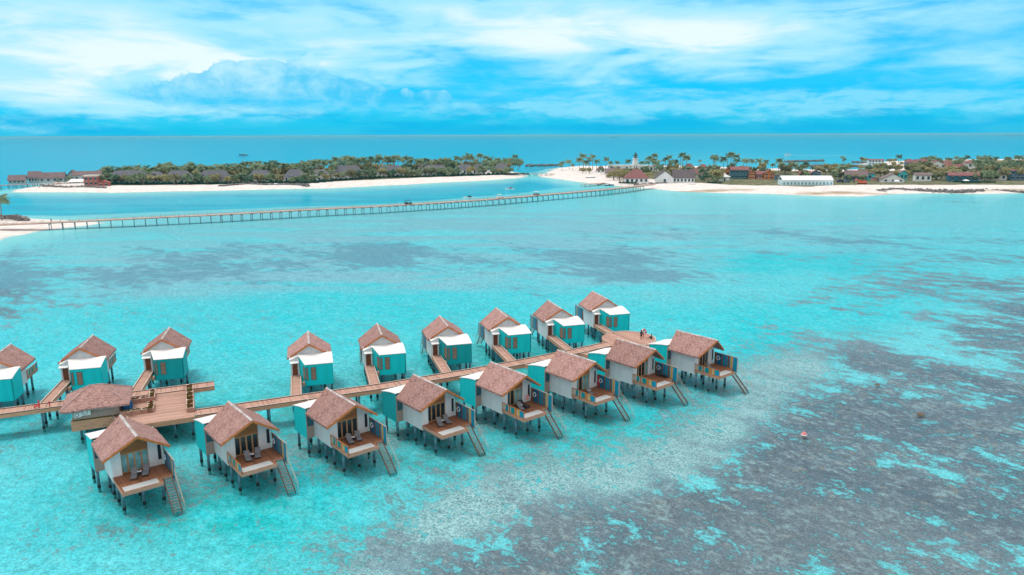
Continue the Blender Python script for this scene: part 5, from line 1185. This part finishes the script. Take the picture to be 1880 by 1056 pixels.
for i in range(15): x = -w/2+w*i/14; link('tent_pole', recalc(MB().box((x-.06, -6.12, -.2), (x+.06, -6.03, wh), M['trim_white']).mesh('tent_pole')), t)
# ---- vehicles and small things on the beach
def car(px, py, label, m, s=1.0, name='parked_car', cat='car', rz=0):
    p = gp(px, py, GZ); t = thing(name, label, cat, p, rz)
    link('body', recalc(MB().xz([(-2.2, .35), (2.2, .35), (2.2, .8), (1.5, 1.0), (.9, 1.55), (-1.3, 1.55), (-2.0, 1.05), (-2.2, 1.0)], -.85, .85, m).mesh('body')), t)
    link('side_window', recalc(MB().xz([(-1.7, 1.08), (1.2, 1.08), (.8, 1.47), (-1.2, 1.47)], -.87, .87, M['win']).mesh('side_window')), t)
    for x in (-1.35, 1.35):
        for y in (-.82, .82): link('wheel', MB().tube((x, y-.12, .36), (x, y+.12, .36), .36, .36, M['lounge_dark'], 12).mesh('wheel'), t)
    t.scale = (s,)*3; return t
M['navy'] = mat('navy_paint', (.02, .04, .09), .4, .1, 2); M['orange_paint'] = mat('orange_paint', (.75, .16, .06), .5, .1, 2)
car(1543, 335, 'dark navy pickup parked on the sand right of the tent', M['navy'], 1.35); car(1555, 335.5, 'smaller grey car parked beside the navy pickup', M['wall_slate'], 1.0)
car(1163, 335, 'white golf cart parked by the bridge head', M['plastic_white'], .9, 'golf_cart', 'golf cart')
p = gp(1579, 338.5, GZ); t = thing('excavator', 'orange excavator with raised arm working on the beach', 'excavator', p, R(8))
link('tracks', recalc(MB().box((-1.2, -1.5, 0), (4.6, -.7, .9), M['lounge_dark']).box((-1.2, .7, 0), (4.6, 1.5, .9), M['lounge_dark']).mesh('tracks')), t)
link('body', recalc(MB().xz([(-.8, .95), (4.6, .95), (4.8, 2.0), (4.2, 2.6), (1.6, 2.6), (1.4, 2.0), (-.8, 1.9)], -1.4, 1.4, M['orange_paint']).mesh('body')), t)
link('cab', recalc(MB().box((-.6, -1.3, 1.95), (1.35, .2, 3.4), M['orange_paint']).box((-.45, -1.33, 2.3), (1.2, -1.302, 3.2), M['win']).mesh('cab')), t)
link('arm', recalc(MB().path([Vector((-.6, .8, 1.6)), Vector((-2.6, .8, 4.2)), Vector((-4.6, .8, 2.6))], [.35, .3, .22], M['orange_paint'], 6).mesh('arm')), t)
link('bucket', recalc(MB().xz([(-5.1, 2.6), (-4.2, 2.6), (-4.1, 1.6), (-4.8, 1.4), (-5.3, 1.9)], .3, 1.3, M['lounge_dark']).mesh('bucket')), t)
p = gp(1617, 341.5, GZ); person(p, 0, 'person in dark clothes walking on the sand right of the excavator')
def umbrella(px, py, label):
    p = gp(px, py, GZ); t = thing('beach_umbrella', label, 'umbrella', p)
    link('canopy', MB().lathe([(0, 3.3), (1.0, 3.0), (2.6, 2.3), (2.62, 2.22), (1.0, 2.9), (0, 3.2)], M['white_roof'], 10).mesh('canopy'), t); link('pole', MB().tube((0, 0, -.2), (0, 0, 3.1), .06, .06, M['trim_white'], 6).mesh('pole'), t)
umbrella(1646, 338, 'white beach umbrella on the open sand'); umbrella(1773, 337, 'white parasol over a table before the dark teal building')
def hull(L_, w_, h_, m, m2):
    b = MB(); n = 9; secs = []
    for i in range(n):
        t = i/(n-1); x = -L_/2+L_*t; ww = w_/2*(math.sin(math.pi*min(1, .25+t*.9))**.6 if t < .99 else .05)*(1 if t < .6 else 1-((t-.6)/.4)**2*.95); zz = h_*(.75+.45*t*t); secs += [(x, -ww, zz), (x, -ww*.6, .0), (x, ww*.6, .0), (x, ww, zz), (x, ww*.8, zz-.12*h_), (x, -ww*.8, zz-.12*h_)]
    fs = [(i*6+k, i*6+(k+1) % 6, i*6+6+(k+1) % 6, i*6+6+k) for i in range(n-1) for k in range(6)]+[tuple(range(5, -1, -1)), tuple((n-1)*6+k for k in range(6))]
    return b.add(secs, fs, m)
def boat(px, py, label, L_, w_, h_, m, rz, cabin=None, z=-.25, name='boat', cat='boat', cab=.45):
    p = gp(px, py, 0); t = thing(name, label, cat, (p.x, p.y, z), rz); link('hull', recalc(hull(L_, w_, h_, m, m).mesh('hull')), t)
    if cabin: link('cabin', recalc(MB().xz([(-L_*.22, h_*.68), (L_*.14, h_*.68), (L_*.06, h_*(.7+cab*2)), (-L_*.2, h_*(.7+cab*2))], -w_*.3, w_*.3, cabin).mesh('cabin')), t); link('windscreen', recalc(MB().xz([(-L_*.18, h_*.95), (L_*.09, h_*.95), (L_*.05, h_*(.7+cab*1.7)), (-L_*.18, h_*(.7+cab*1.7))], -w_*.31, w_*.31, M['win']).mesh('windscreen')), t)
    return t
boat(447, 285.5, 'lone dark hulled boat with pale cabin out on the open sea', 19, 5.5, 2.6, M['wall_slate'], R(180), M['wall_cream'], cab=.35)
b_ = boat(1446, 285, 'white speedboat running on the open sea, trailing foam', 13, 4, 2.2, M['plastic_white'], R(180), M['plastic_white'])
boat(861, 363.5, 'small white boat in the lagoon, nearer the bridge', 7.5, 2.2, 1.0, M['plastic_white'], R(175), M['lounge_dark'], cab=.5)
boat(936, 347.5, 'small white boat in the lagoon, nearer the beach', 7.5, 2.2, 1.0, M['plastic_white'], R(185), M['wall_pink'], cab=.5)
boat(1108, 340, 'white and red speedboat moored at the landing jetty', 10, 3, 1.4, M['plastic_white'], R(10), M['red'], cab=.4); boat(1119, 341, 'grey boat moored between the landing jetty and the bridge', 8, 2.6, 1.2, M['wall_slate'], R(20), M['plastic_white'], cab=.4)
t = boat(1084, 330, 'grey canoe pulled up on the sand spit', 9, 1.2, .7, M['wall_slate'], R(2), name='canoe', cat='canoe', z=GZ+.1)
boat(1266, 342.5, 'dark canoe lying on the beach before the dark roofed hall', 9, 1.3, .7, M['lounge_dark'], R(-6), name='canoe', cat='canoe', z=1.1)
M['foam'] = mat('foam', (.75, .85, .87), .8, .05, .3)
def wake(px0, px1, py, py1, w_, label):
    a, c = gp(px0, py), gp(px1, py1); d = (c-a); n_ = 40; b = MB(); vs = []; q = Vector((-d.y, d.x, 0)).normalized(); r = random.Random(3)
    for i in range(n_+1):
        t_ = i/n_; ww = w_*(.5+.9*t_)*(1-.8*t_)*r.uniform(.6, 1.25); p = a+d*t_; vs += [(p.x+q.x*ww, p.y+q.y*ww, .05), (p.x-q.x*ww, p.y-q.y*ww, .05)]
    b.add(vs, [(2*i, 2*i+1, 2*i+3, 2*i+2) for i in range(n_)], M['foam']); o = b.build('boat_wake'); o['kind'] = 'structure'
wake(1449, 1570, 285.2, 286.6, 4.5, ''); wake(705, 745, 264.6, 264.9, 6, '')
# ---- rocks
M['rock'] = mat('breakwater_rock', (.17, .16, .165), .95, .45, .5, col2=(.30, .275, .26), bump=.6)
def rocks(label, pts, w_, h_, seed, dens=1.0, base=0.0):
    P3 = [gp(a, c, 0) for a, c in pts]; o0 = P3[0]; b = MB(); r = random.Random(seed)
    for i in range(len(P3)-1):
        a, c = P3[i], P3[i+1]; L_ = (c-a).length; d = (c-a).normalized(); nn = Vector((-d.y, d.x, 0))
        for _ in range(int(L_*w_*.55*dens)+2):
            o = r.gauss(0, .42); p = a+d*r.uniform(0, L_)+nn*o*w_/2-o0; hh = h_*max(.15, 1-abs(o)*.8); s_ = r.uniform(.6, 1.25)
            bmv = [Vector((x, y, z)) for x in (-1, 1) for y in (-1, 1) for z in (-1, 1)]; T = Matrix.Rotation(r.uniform(0, 6.3), 4, Vector((r.uniform(-1, 1), r.uniform(-1, 1), 1)).normalized())
            vs = [T @ Vector((v.x*s_*r.uniform(.6, 1.1), v.y*s_*r.uniform(.6, 1.1), v.z*s_*r.uniform(.5, .9)))+p+Vector((0, 0, base+hh*r.uniform(.3, .8))) for v in bmv]
            b.add(vs, [(0, 1, 3, 2), (4, 6, 7, 5), (0, 4, 5, 1), (2, 3, 7, 6), (0, 2, 6, 4), (1, 5, 7, 3)], M['rock'])
    o = link('rock_breakwater', recalc(b.mesh('rock_breakwater'))); o.location = o0; tag(o, label, 'breakwater', 'rock breakwaters'); return o
rocks('curved rock breakwater along the right end of the beach', [(1612, 353.5), (1640, 351), (1700, 353), (1760, 354.5), (1804, 353)], 8, 2.2, 1); rocks('low thin line of rocks at the right edge of the beach', [(1808, 351), (1850, 353), (1890, 355)], 3, 1.2, 2)
rocks('rock breakwater on the beach below the brick building', [(82, 346), (120, 348), (160, 347.5), (195, 349.5)], 7, 1.8, 3, base=.6); rocks('arched rock breakwater on the beach below the guest houses', [(405, 346), (455, 341.5), (490, 343.5), (530, 343), (567, 344.5)], 6, 1.8, 4, base=.8)
rocks('dark row of rocks in the sea beyond the channel', [(966, 305.5), (1030, 304.5)], 9, 2.6, 5, .6); rocks('long thin rock bar in the sea behind the village', [(1437, 298), (1480, 296.5), (1512, 296)], 9, 2.4, 6, .6)
rocks('rock causeway behind the tent, reaching into the sea', [(1485, 306), (1540, 305), (1600, 307)], 16, 2.2, 7, .5); rocks('stone revetment at the east bridge head', [(1166, 342), (1200, 341.5), (1232, 339.5)], 5, 2.2, 8)
rocks('short rock bar in the sea left of the hotel block', [(1566, 298.5), (1594, 300)], 8, 2.2, 10, .6); rocks('rubble heap on the sand bank at the left edge', [(0, 404), (30, 405), (44, 408)], 4, 1.3, 9, base=.9)
# ---- trees on the isles
rt = random.Random(2024)
def fb_y(px): return float(np.interp(px, [180, 300, 420, 500, 560, 620, 700, 800, 900, 950], [338, 338, 337, 335, 336, 331, 325.5, 323.5, 320.5, 319]))
PG = 'coconut palms on the west isle'; PLAB = 'tall coconut palm rising behind the slate roofed guest houses'; PLAB2 = 'coconut palm standing at the beach front of the guest houses'
for off0, off1, st0, st1, x0 in ((7, 12, 5, 10, 196), (3.5, 7, 9, 16, 240)):
    x = x0
    while x < 955:
        yb = fb_y(x)-rt.uniform(off0, off1); h = rt.uniform(11, 15.5)*(1.15 if 560 < x < 760 or 850 < x < 890 else .95)*(.8 if x < 300 else 1); p = gp(x, yb, GZ); palm(p.x, p.y, GZ, h, PLAB, PG); x += rt.uniform(st0, st1)
x = 205
while x < 950:
    yb = fb_y(x)+rt.uniform(-2, 1.5); p = gp(x, yb, GZ); palm(p.x, p.y, GZ, rt.uniform(5.5, 9), PLAB2, PG); x += rt.uniform(12, 24)
for off0, off1, st0, st1, h0, h1 in ((5, 11, 7, 13, 7.5, 11.5), (-1.8, 0, 13, 27, 6, 9.5)):
    x = 190
    while x < 955:
        yb = fb_y(x)-rt.uniform(off0, off1); p = gp(x, yb, GZ); kd = 'olive' if rt.random() < .5 else 'green'; h = rt.uniform(h0, h1)
        tree(p.x, p.y, GZ, h, h*rt.uniform(.95, 1.35), kd, 'bushy %s tree among the guest houses of the west isle' % ('yellow brown' if kd == 'olive' else 'green'), '%s trees on the west isle' % kd); x += rt.uniform(st0, st1)
x = 205
while x < 945:
    yb = fb_y(x)+1.2; p = gp(x, yb, GZ); t = link('hedge', HEDGE[rt.randrange(2)]); s_ = rt.uniform(4.5, 6.5); t.location = (p.x, p.y, GZ-.2); t.scale = (s_, 2.6, rt.uniform(2.0, 3.2)); tag(t, 'dark green clipped hedge along the top of the west beach', 'hedge', 'hedges along the west beach'); x += rt.uniform(13, 20)
for px, yb, h in ((95, 334, 7), (103, 333.5, 6.5), (128, 337, 5), (146, 336, 5), (108, 337, 4.5), (190, 330, 6)): p = gp(px, yb, GZ); palm(p.x, p.y, GZ, h, 'palm among the brown roofed houses at the west end', 'palms at the west end')
p = gp(3, 404, 1.0); palm(p.x, p.y, 1.0, 11.0, 'single slender palm leaning on the sand bank at the left edge', None, 1)
PE = 'coconut palms on the east isle'
E1 = [(1032, 313, 8), (1045, 311, 9), (1052, 313, 6), (1063, 314, 12), (1071, 311, 15), (1076, 316, 10), (1082, 316, 13), (1088, 313, 15), (1094, 316, 11), (1103, 321, 6), (1112, 313, 12), (1120, 312, 8), (1134, 309, 7), (1154, 311, 9), (1178, 312, 8), (1186, 311, 8), (1191, 316, 14), (1198, 320, 13), (1202, 318, 17), (1206, 322, 12), (1211, 326, 10), (1221, 316, 13), (1229, 313, 14), (1234, 318, 11), (1248, 312, 15), (1253, 312, 16), (1259, 314, 14), (1240, 314, 10), (1259, 328, 9), (1265, 326, 8), (1272, 332, 6), (1284, 304, 6), (1290, 331, 8), (1309, 313, 14), (1312, 316, 15), (1316, 312, 12), (1305, 325, 9), (1327, 316, 13), (1334, 312, 15), (1340, 314, 17), (1348, 313, 15), (1352, 316, 12), (1364, 311, 10), (1371, 309, 8), (1380, 310, 9), (1394, 312, 10), (1405, 310, 8), (1418, 315, 7), (1428, 318, 12), (1433, 321, 10), (1452, 317, 8), (1460, 318, 8), (1480, 317, 9), (1490, 322, 7), (1543, 330, 10), (1547, 303, 9), (1549, 304, 7), (1560, 316, 6), (1649, 302, 10), (1655, 309, 6), (1662, 303, 6), (1690, 300, 6), (1712, 303, 9), (1700, 301, 7), (1724, 300, 6), (1745, 303, 7), (1756, 301, 8), (1768, 301, 7), (1776, 299, 8), (1790, 323, 13), (1793, 321, 11), (1800, 306, 9), (1806, 304, 9), (1812, 304, 10), (1818, 308, 10), (1798, 300, 8), (1826, 303, 8), (1846, 306, 9), (1852, 303, 8), (1866, 302, 9), (1872, 302, 9), (1878, 303, 8), (1886, 303, 8), (1480, 330, 5), (1530, 331, 7)]
for px, yb, h in E1: p = gp(px+rt.uniform(-1, 1), yb, GZ); palm(p.x, p.y, GZ, h*1.12, 'coconut palm with green fronds standing between the village roofs', PE)
E2 = [(1127, 331, 7.5, 'olive'), (1137, 331, 8, 'olive'), (1147, 331, 8, 'olive'), (1157, 330.5, 7, 'olive'), (1125, 326, 7, 'olive'), (1136, 326, 7.5, 'olive'), (1146, 327, 7, 'olive'), (1154, 326, 6.5, 'olive'), (1188, 329, 5.5, 'olive'), (1130, 320, 6, 'olive'), (1070, 318, 5, 'olive'), (1082, 319, 5, 'olive'), (1315, 333, 8, 'olive'), (1320, 330, 8, 'olive'), (1316, 336, 5, 'green'), (1362, 316, 6, 'olive'), (1370, 318, 6, 'olive'), (1345, 308, 5, 'green'), (1395, 316, 6, 'olive'), (1440, 318, 6, 'olive'), (1448, 320, 6, 'olive'), (1466, 318, 6, 'green'), (1515, 322, 6, 'olive'), (1525, 321, 7, 'olive'), (1535, 324, 7, 'olive'), (1540, 330, 6, 'green'), (1556, 332, 5, 'green'), (1572, 331, 5, 'olive'), (1582, 334, 5, 'green'), (1605, 326, 7, 'olive'), (1612, 322, 6, 'olive'), (1622, 320, 6, 'green'), (1595, 316, 6, 'green'), (1632, 316, 6, 'olive'), (1643, 316, 6, 'olive'), (1652, 315, 6, 'olive'), (1580, 312, 4, 'olive'), (1560, 310, 4, 'olive'), (1545, 309, 4, 'green'), (1678, 325, 10, 'olive'), (1688, 322, 11, 'olive'), (1684, 328, 9, 'olive'), (1700, 324, 9, 'olive'), (1706, 331, 6, 'green'), (1718, 330, 7, 'olive'), (1728, 331, 7, 'olive'), (1735, 326, 6, 'olive'), (1760, 320, 6, 'olive'), (1770, 320, 6, 'olive'), (1740, 314, 6, 'green'), (1750, 307, 7, 'green'), (1760, 305, 7, 'green'), (1790, 330, 7, 'olive'), (1800, 331, 7, 'olive'), (1808, 333, 7, 'green'), (1818, 331, 8, 'green'), (1785, 334, 6, 'green'), (1805, 316, 9, 'green'), (1815, 314, 10, 'green'), (1822, 311, 8, 'olive'), (1840, 313, 7, 'green'), (1850, 311, 8, 'green'), (1860, 310, 9, 'green'), (1868, 307, 7, 'olive'), (1856, 331, 9, 'olive'), (1875, 307, 7, 'green'), (1590, 299, 5, 'olive'), (1583, 298, 6, 'olive'), (1640, 299, 5, 'olive'), (1633, 300, 5, 'olive'), (1294, 333, 5, 'green'), (1300, 330, 6, 'green'), (1278, 325, 5, 'olive'), (1262, 322, 6, 'olive')]
for px, yb, h, kd in E2: p = gp(px, yb, GZ); tree(p.x, p.y, GZ, h*1.15, h*rt.uniform(1.1, 1.5), kd, 'bushy %s tree among the village houses of the east isle' % ('yellow brown' if kd == 'olive' else 'green'), '%s trees on the east isle' % kd)
for px, yb in ((1316, 337), (1308, 336.5), (1760, 335), (1775, 336), (1790, 336), (1805, 335.5), (1818, 335.5), (945, 321), (955, 320), (964, 320.5), (1145, 336), (1160, 337)):
    p = gp(px, yb, GZ); t = link('hedge', HEDGE[rt.randrange(2)]); t.location = (p.x, p.y, GZ-.2); t.scale = (4, 2.5, rt.uniform(1.4, 2.0)); tag(t, 'low green shrub bed at the edge of the isle sand', 'shrub', 'shrub beds at the sand edge')
for k in range(100):
    px = rt.uniform(1640, 1900) if k < 58 else rt.uniform(1115, 1640); yb = rt.uniform(303, 333.5) if px > 1640 else rt.uniform(310, 330); p = gp(px, yb, GZ); kd = 'olive' if rt.random() < .62 else 'green'; h = rt.uniform(5, 9)
    tree(p.x, p.y, GZ, h, h*rt.uniform(1.0, 1.4), kd, 'bushy %s tree among the village houses of the east isle' % ('yellow brown' if kd == 'olive' else 'green'), '%s trees on the east isle' % kd)
for k in range(30):
    px = rt.uniform(1690, 1890); yb = rt.uniform(299, 312); p = gp(px, yb, GZ); palm(p.x, p.y, GZ, rt.uniform(6, 9), 'coconut palm with green fronds standing between the village roofs', PE)
# far islets on the horizon
M['islet'] = mat('islet_hazed_forest', (.01, .28, .42), .9, .2, .01)  # distance haze put into the forest colour, hence the blue
def islet(px, wpx, d, h):
    r = ray(px, 250); x = r.x/r.y*d; w = wpx/FPX*d; b = MB(); n = 24; vs = []
    for i in range(n+1):
        t_ = i/n; hh = h*(math.sin(math.pi*t_)**.35)*(.75+.25*math.sin(i*2.3)); hh = max(hh, .5)
        for y, z in ((-w*.12, 0), (0, hh), (w*.12, 0)): vs.append((-w/2+w*t_, y, z))
    b.add(vs, [(3*i+k, 3*i+k+1, 3*i+3+k+1, 3*i+3+k) for i in range(n) for k in (0, 1)], M['islet']); o = b.build('distant_islet'); o.location = (x, d, -.2); o['kind'] = 'structure'
islet(195, 26, 11000, 12); islet(1030, 120, 14000, 9); islet(1127, 18, 9000, 14); islet(1865, 44, 10000, 22)

# ------------------------------------------------------------------ the air
hz = MB().box((-66000, -300, -8.5), (66000, 66000, 43.0), M['white']); hz.mats = []
me = bpy.data.meshes.new('haze'); me.from_pydata(hz.v, [], hz.f); hm = bpy.data.materials.new('haze'); nt = nodes(hm)
o_ = N(nt, 'ShaderNodeOutputMaterial'); pv_ = N(nt, 'ShaderNodeVolumePrincipled'); pv_.inputs['Density'].default_value = HAZE; pv_.inputs['Color'].default_value = (.30, .82, 1, 1); pv_.inputs['Anisotropy'].default_value = 0
nt.links.new(pv_.outputs[0], o_.inputs['Volume']); me.materials.append(hm); hz = link('haze', me); hz['kind'] = 'stuff'

# ------------------------------------------------------------------ sky and light
SUN_EL, SUN_AZ = R(68), R(-75)                # azimuth from +Y towards +X: the sun stands high to the left
W = bpy.data.worlds.new('World'); S.world = W; W.use_nodes = True; nt = W.node_tree; nt.nodes.clear(); L = nt.links.new
out = N(nt, 'ShaderNodeOutputWorld'); bg = N(nt, 'ShaderNodeBackground'); bg.inputs['Strength'].default_value = .1
sky = N(nt, 'ShaderNodeTexSky', sky_type='NISHITA', sun_disc=False, sun_elevation=SUN_EL, sun_rotation=SUN_AZ, air_density=1.0, dust_density=.6, ozone_density=2.0)
tcd = N(nt, 'ShaderNodeTexCoord'); sx = N(nt, 'ShaderNodeSeparateXYZ'); L(tcd.outputs['Generated'], sx.inputs[0])
def wm(op, a, b=None, clamp=False):
    n = N(nt, 'ShaderNodeMath', operation=op, use_clamp=clamp)
    for i, v in enumerate((a, b)):
        if v is None: continue
        if isinstance(v, (int, float)): n.inputs[i].default_value = v
        else: L(v, n.inputs[i])
    return n.outputs[0]
def wmix(f, a, b):
    n = N(nt, 'ShaderNodeMix', data_type='RGBA'); L(f, n.inputs[0])
    for i, c in ((6, a), (7, b)):
        if isinstance(c, tuple): n.inputs[i].default_value = (*c, 1)
        else: L(c, n.inputs[i])
    return n.outputs[2]
def wramp(v, a, b, lo=0., hi=1.):
    n = N(nt, 'ShaderNodeMapRange', interpolation_type='SMOOTHSTEP'); L(v, n.inputs[0])
    for i, q in enumerate((a, b, lo, hi)): n.inputs[i+1].default_value = q
    return n.outputs[0]
az = wm('ARCTAN2', sx.outputs[0], sx.outputs[1]); el = wm('ARCSINE', sx.outputs[2])
def wnoise(sa, se, det, off=0., rough=.55, dist_=0.):
    c = N(nt, 'ShaderNodeCombineXYZ'); L(wm('MULTIPLY', az, sa), c.inputs[0]); L(wm('MULTIPLY', el, se), c.inputs[1]); c.inputs[2].default_value = off
    n = N(nt, 'ShaderNodeTexNoise'); n.inputs['Scale'].default_value = 1; n.inputs['Detail'].default_value = det; n.inputs['Roughness'].default_value = rough; n.inputs['Distortion'].default_value = dist_; L(c.outputs[0], n.inputs['Vector']); return n.outputs[0]
def azel(px, py): d = ray(px, py).normalized(); return math.atan2(d.x, d.y), math.asin(d.z)
wc = N(nt, 'ShaderNodeCombineXYZ'); L(az, wc.inputs[0]); L(el, wc.inputs[1])
def wblob(px, py, sxp, syp, w, warp=None):     # a soft elliptical patch of cloud in a given compass direction
    a, e = azel(px, py); sa = sxp/FPX*1.75; se = syp/FPX*1.75
    v = N(nt, 'ShaderNodeVectorMath', operation='MULTIPLY_ADD'); L(warp if warp is not None else wc.outputs[0], v.inputs[0]); v.inputs[1].default_value = (1/sa, 1/se, 0); v.inputs[2].default_value = (-a/sa, -e/se, 0)
    g = N(nt, 'ShaderNodeTexGradient', gradient_type='SPHERICAL'); L(v.outputs[0], g.inputs[0]); return (g.outputs['Fac'], w)
def wsum(l):
    r = 0.0
    for f, w in l:
        n = N(nt, 'ShaderNodeMath', operation='MULTIPLY_ADD'); L(f, n.inputs[0]); n.inputs[1].default_value = w
        if r == 0.0: n.inputs[2].default_value = 0.0
        else: L(r, n.inputs[2])
        r = n.outputs[0]
    return r
nA = wnoise(6, 30, 6, 1.3, .54, .5); nB = wnoise(22, 80, 6, 4.1, .62, .3); nC = wnoise(26, 34, 7, 8.7, .58, .2)
wv = N(nt, 'ShaderNodeCombineXYZ'); L(az, wv.inputs[0]); L(wm('ADD', el, wm('MULTIPLY', wm('SUBTRACT', nA, .5), .05)), wv.inputs[1]); warp = wv.outputs[0]
high = wsum([wblob(*b, warp) for b in [(240, 95, 330, 62, 1.05), (470, 118, 210, 38, .7), (90, 165, 200, 40, .6), (480, 30, 260, 26, .45), (30, 60, 160, 60, .5), (900, 12, 230, 42, .85), (1080, 40, 230, 34, .7), (1240, 96, 210, 36, .8), (1340, 70, 130, 30, .7), (960, 70, 120, 14, .55), (640, 90, 190, 22, .45), (1560, 18, 300, 26, .6), (1790, 100, 160, 36, .45), (1100, 150, 200, 26, .35)]])
dh = wm('ADD', wm('MULTIPLY', high, wramp(nA, .25, .70, .35, 1.35)), wm('MULTIPLY', wm('SUBTRACT', nB, .5), .55))
low = wsum([wblob(*b, warp) for b in [(1250, 200, 380, 17, .55), (960, 190, 220, 15, .65), (1650, 182, 280, 20, .55), (520, 200, 140, 14, .35), (200, 205, 320, 26, .5), (1050, 225, 300, 14, .2), (1700, 225, 300, 14, .15)]])
dl = wm('ADD', wm('MULTIPLY', low, wramp(nB, .3, .68, .4, 1.3)), wm('MULTIPLY', wm('SUBTRACT', nC, .5), .3))
cumb = wsum([wblob(*b) for b in [(430, 140, 52, 34, 1.0), (540, 132, 40, 36, 1.05), (490, 165, 110, 32, .85), (640, 160, 44, 26, .9), (600, 185, 150, 20, .75), (740, 182, 60, 14, .75), (320, 172, 80, 24, .75), (810, 176, 30, 9, .6)]])
cm = wm('ADD', cumb, wm('MULTIPLY', wm('SUBTRACT', nC, .5), 2.0))
cmask = wramp(cm, .46, .60)
tint = N(nt, 'ShaderNodeMix', data_type='RGBA', blend_type='MULTIPLY'); tint.inputs[0].default_value = 1; L(sky.outputs[0], tint.inputs[6]); tint.inputs[7].default_value = (*SKYT, 1)
eg = wramp(el, 0.0, .16)
base = wmix(wm('ADD', .45, 0.0), tint.outputs[2], CBASE)
base = wmix(wm('MULTIPLY', wm('SUBTRACT', nA, .35, True), .45), base, CLB)
base = wmix(wm('MULTIPLY', wramp(wnoise(5, 40, 5, 11.), .45, .62), wramp(el, .075, .02, 0., .75)), base, CLD)
c1 = wmix(wramp(dl, .12, .75, 0., .75), base, CLL)
c2 = wmix(wramp(dh, .05, .70, 0., .9), c1, CLM)
c2 = wmix(wramp(dh, .6, 1.6, 0., .95), c2, CLW)
cumcol = wmix(wramp(wm('ADD', el, wm('MULTIPLY', wm('SUBTRACT', nC, .5), .16)), .035, .105), CLS, CLT)
c3 = wmix(wm('MULTIPLY', cmask, wramp(el, .02, .06, .0, .85)), c2, cumcol)
behind = wm('MULTIPLY', wramp(sx.outputs[1], .25, -.15), wramp(el, -.02, .06)); side = wm('MULTIPLY', wramp(wm('ABSOLUTE', sx.outputs[0]), .62, .85), wramp(el, .0, .15))  # unseen cloud added behind and beside the view to brighten shaded faces
over = wm('MULTIPLY', wm('MAXIMUM', wm('MAXIMUM', wramp(el, .17, .36), behind), side), wramp(wnoise(2.2, 2.6, 5, 2.2), .25, .5, .55, 1.))   # broken white overcast out of view, overhead and around, added to whiten the light
c4 = wmix(over, c3, CLO)
L(c4, bg.inputs['Color']); L(bg.outputs[0], out.inputs[0])
sun = bpy.data.lights.new('sun', 'SUN'); sun.energy = SUNE; sun.angle = R(20); sun.color = (1, .95, .88)
so = bpy.data.objects.new('sun', sun); COL.objects.link(so)
dv = Vector((math.sin(SUN_AZ)*math.cos(SUN_EL), math.cos(SUN_AZ)*math.cos(SUN_EL), math.sin(SUN_EL))); so.rotation_euler = (-dv).to_track_quat('-Z', 'Y').to_euler(); so.location = dv*300
S.view_settings.view_transform = 'Standard'; S.view_settings.look = 'None'; S.view_settings.exposure = EXPO; S.view_settings.gamma = 1
S.render.film_transparent = False
try:
    S.cycles.use_denoising = True; S.cycles.use_adaptive_sampling = True; S.cycles.adaptive_threshold = .02; W.cycles.sampling_method = 'MANUAL'; W.cycles.sample_map_resolution = 512; S.cycles.max_bounces = 5; S.cycles.diffuse_bounces = 2; S.cycles.glossy_bounces = 2; S.cycles.transmission_bounces = 2; S.cycles.transparent_max_bounces = 8; S.cycles.caustics_reflective = False; S.cycles.caustics_refractive = False
except Exception: pass
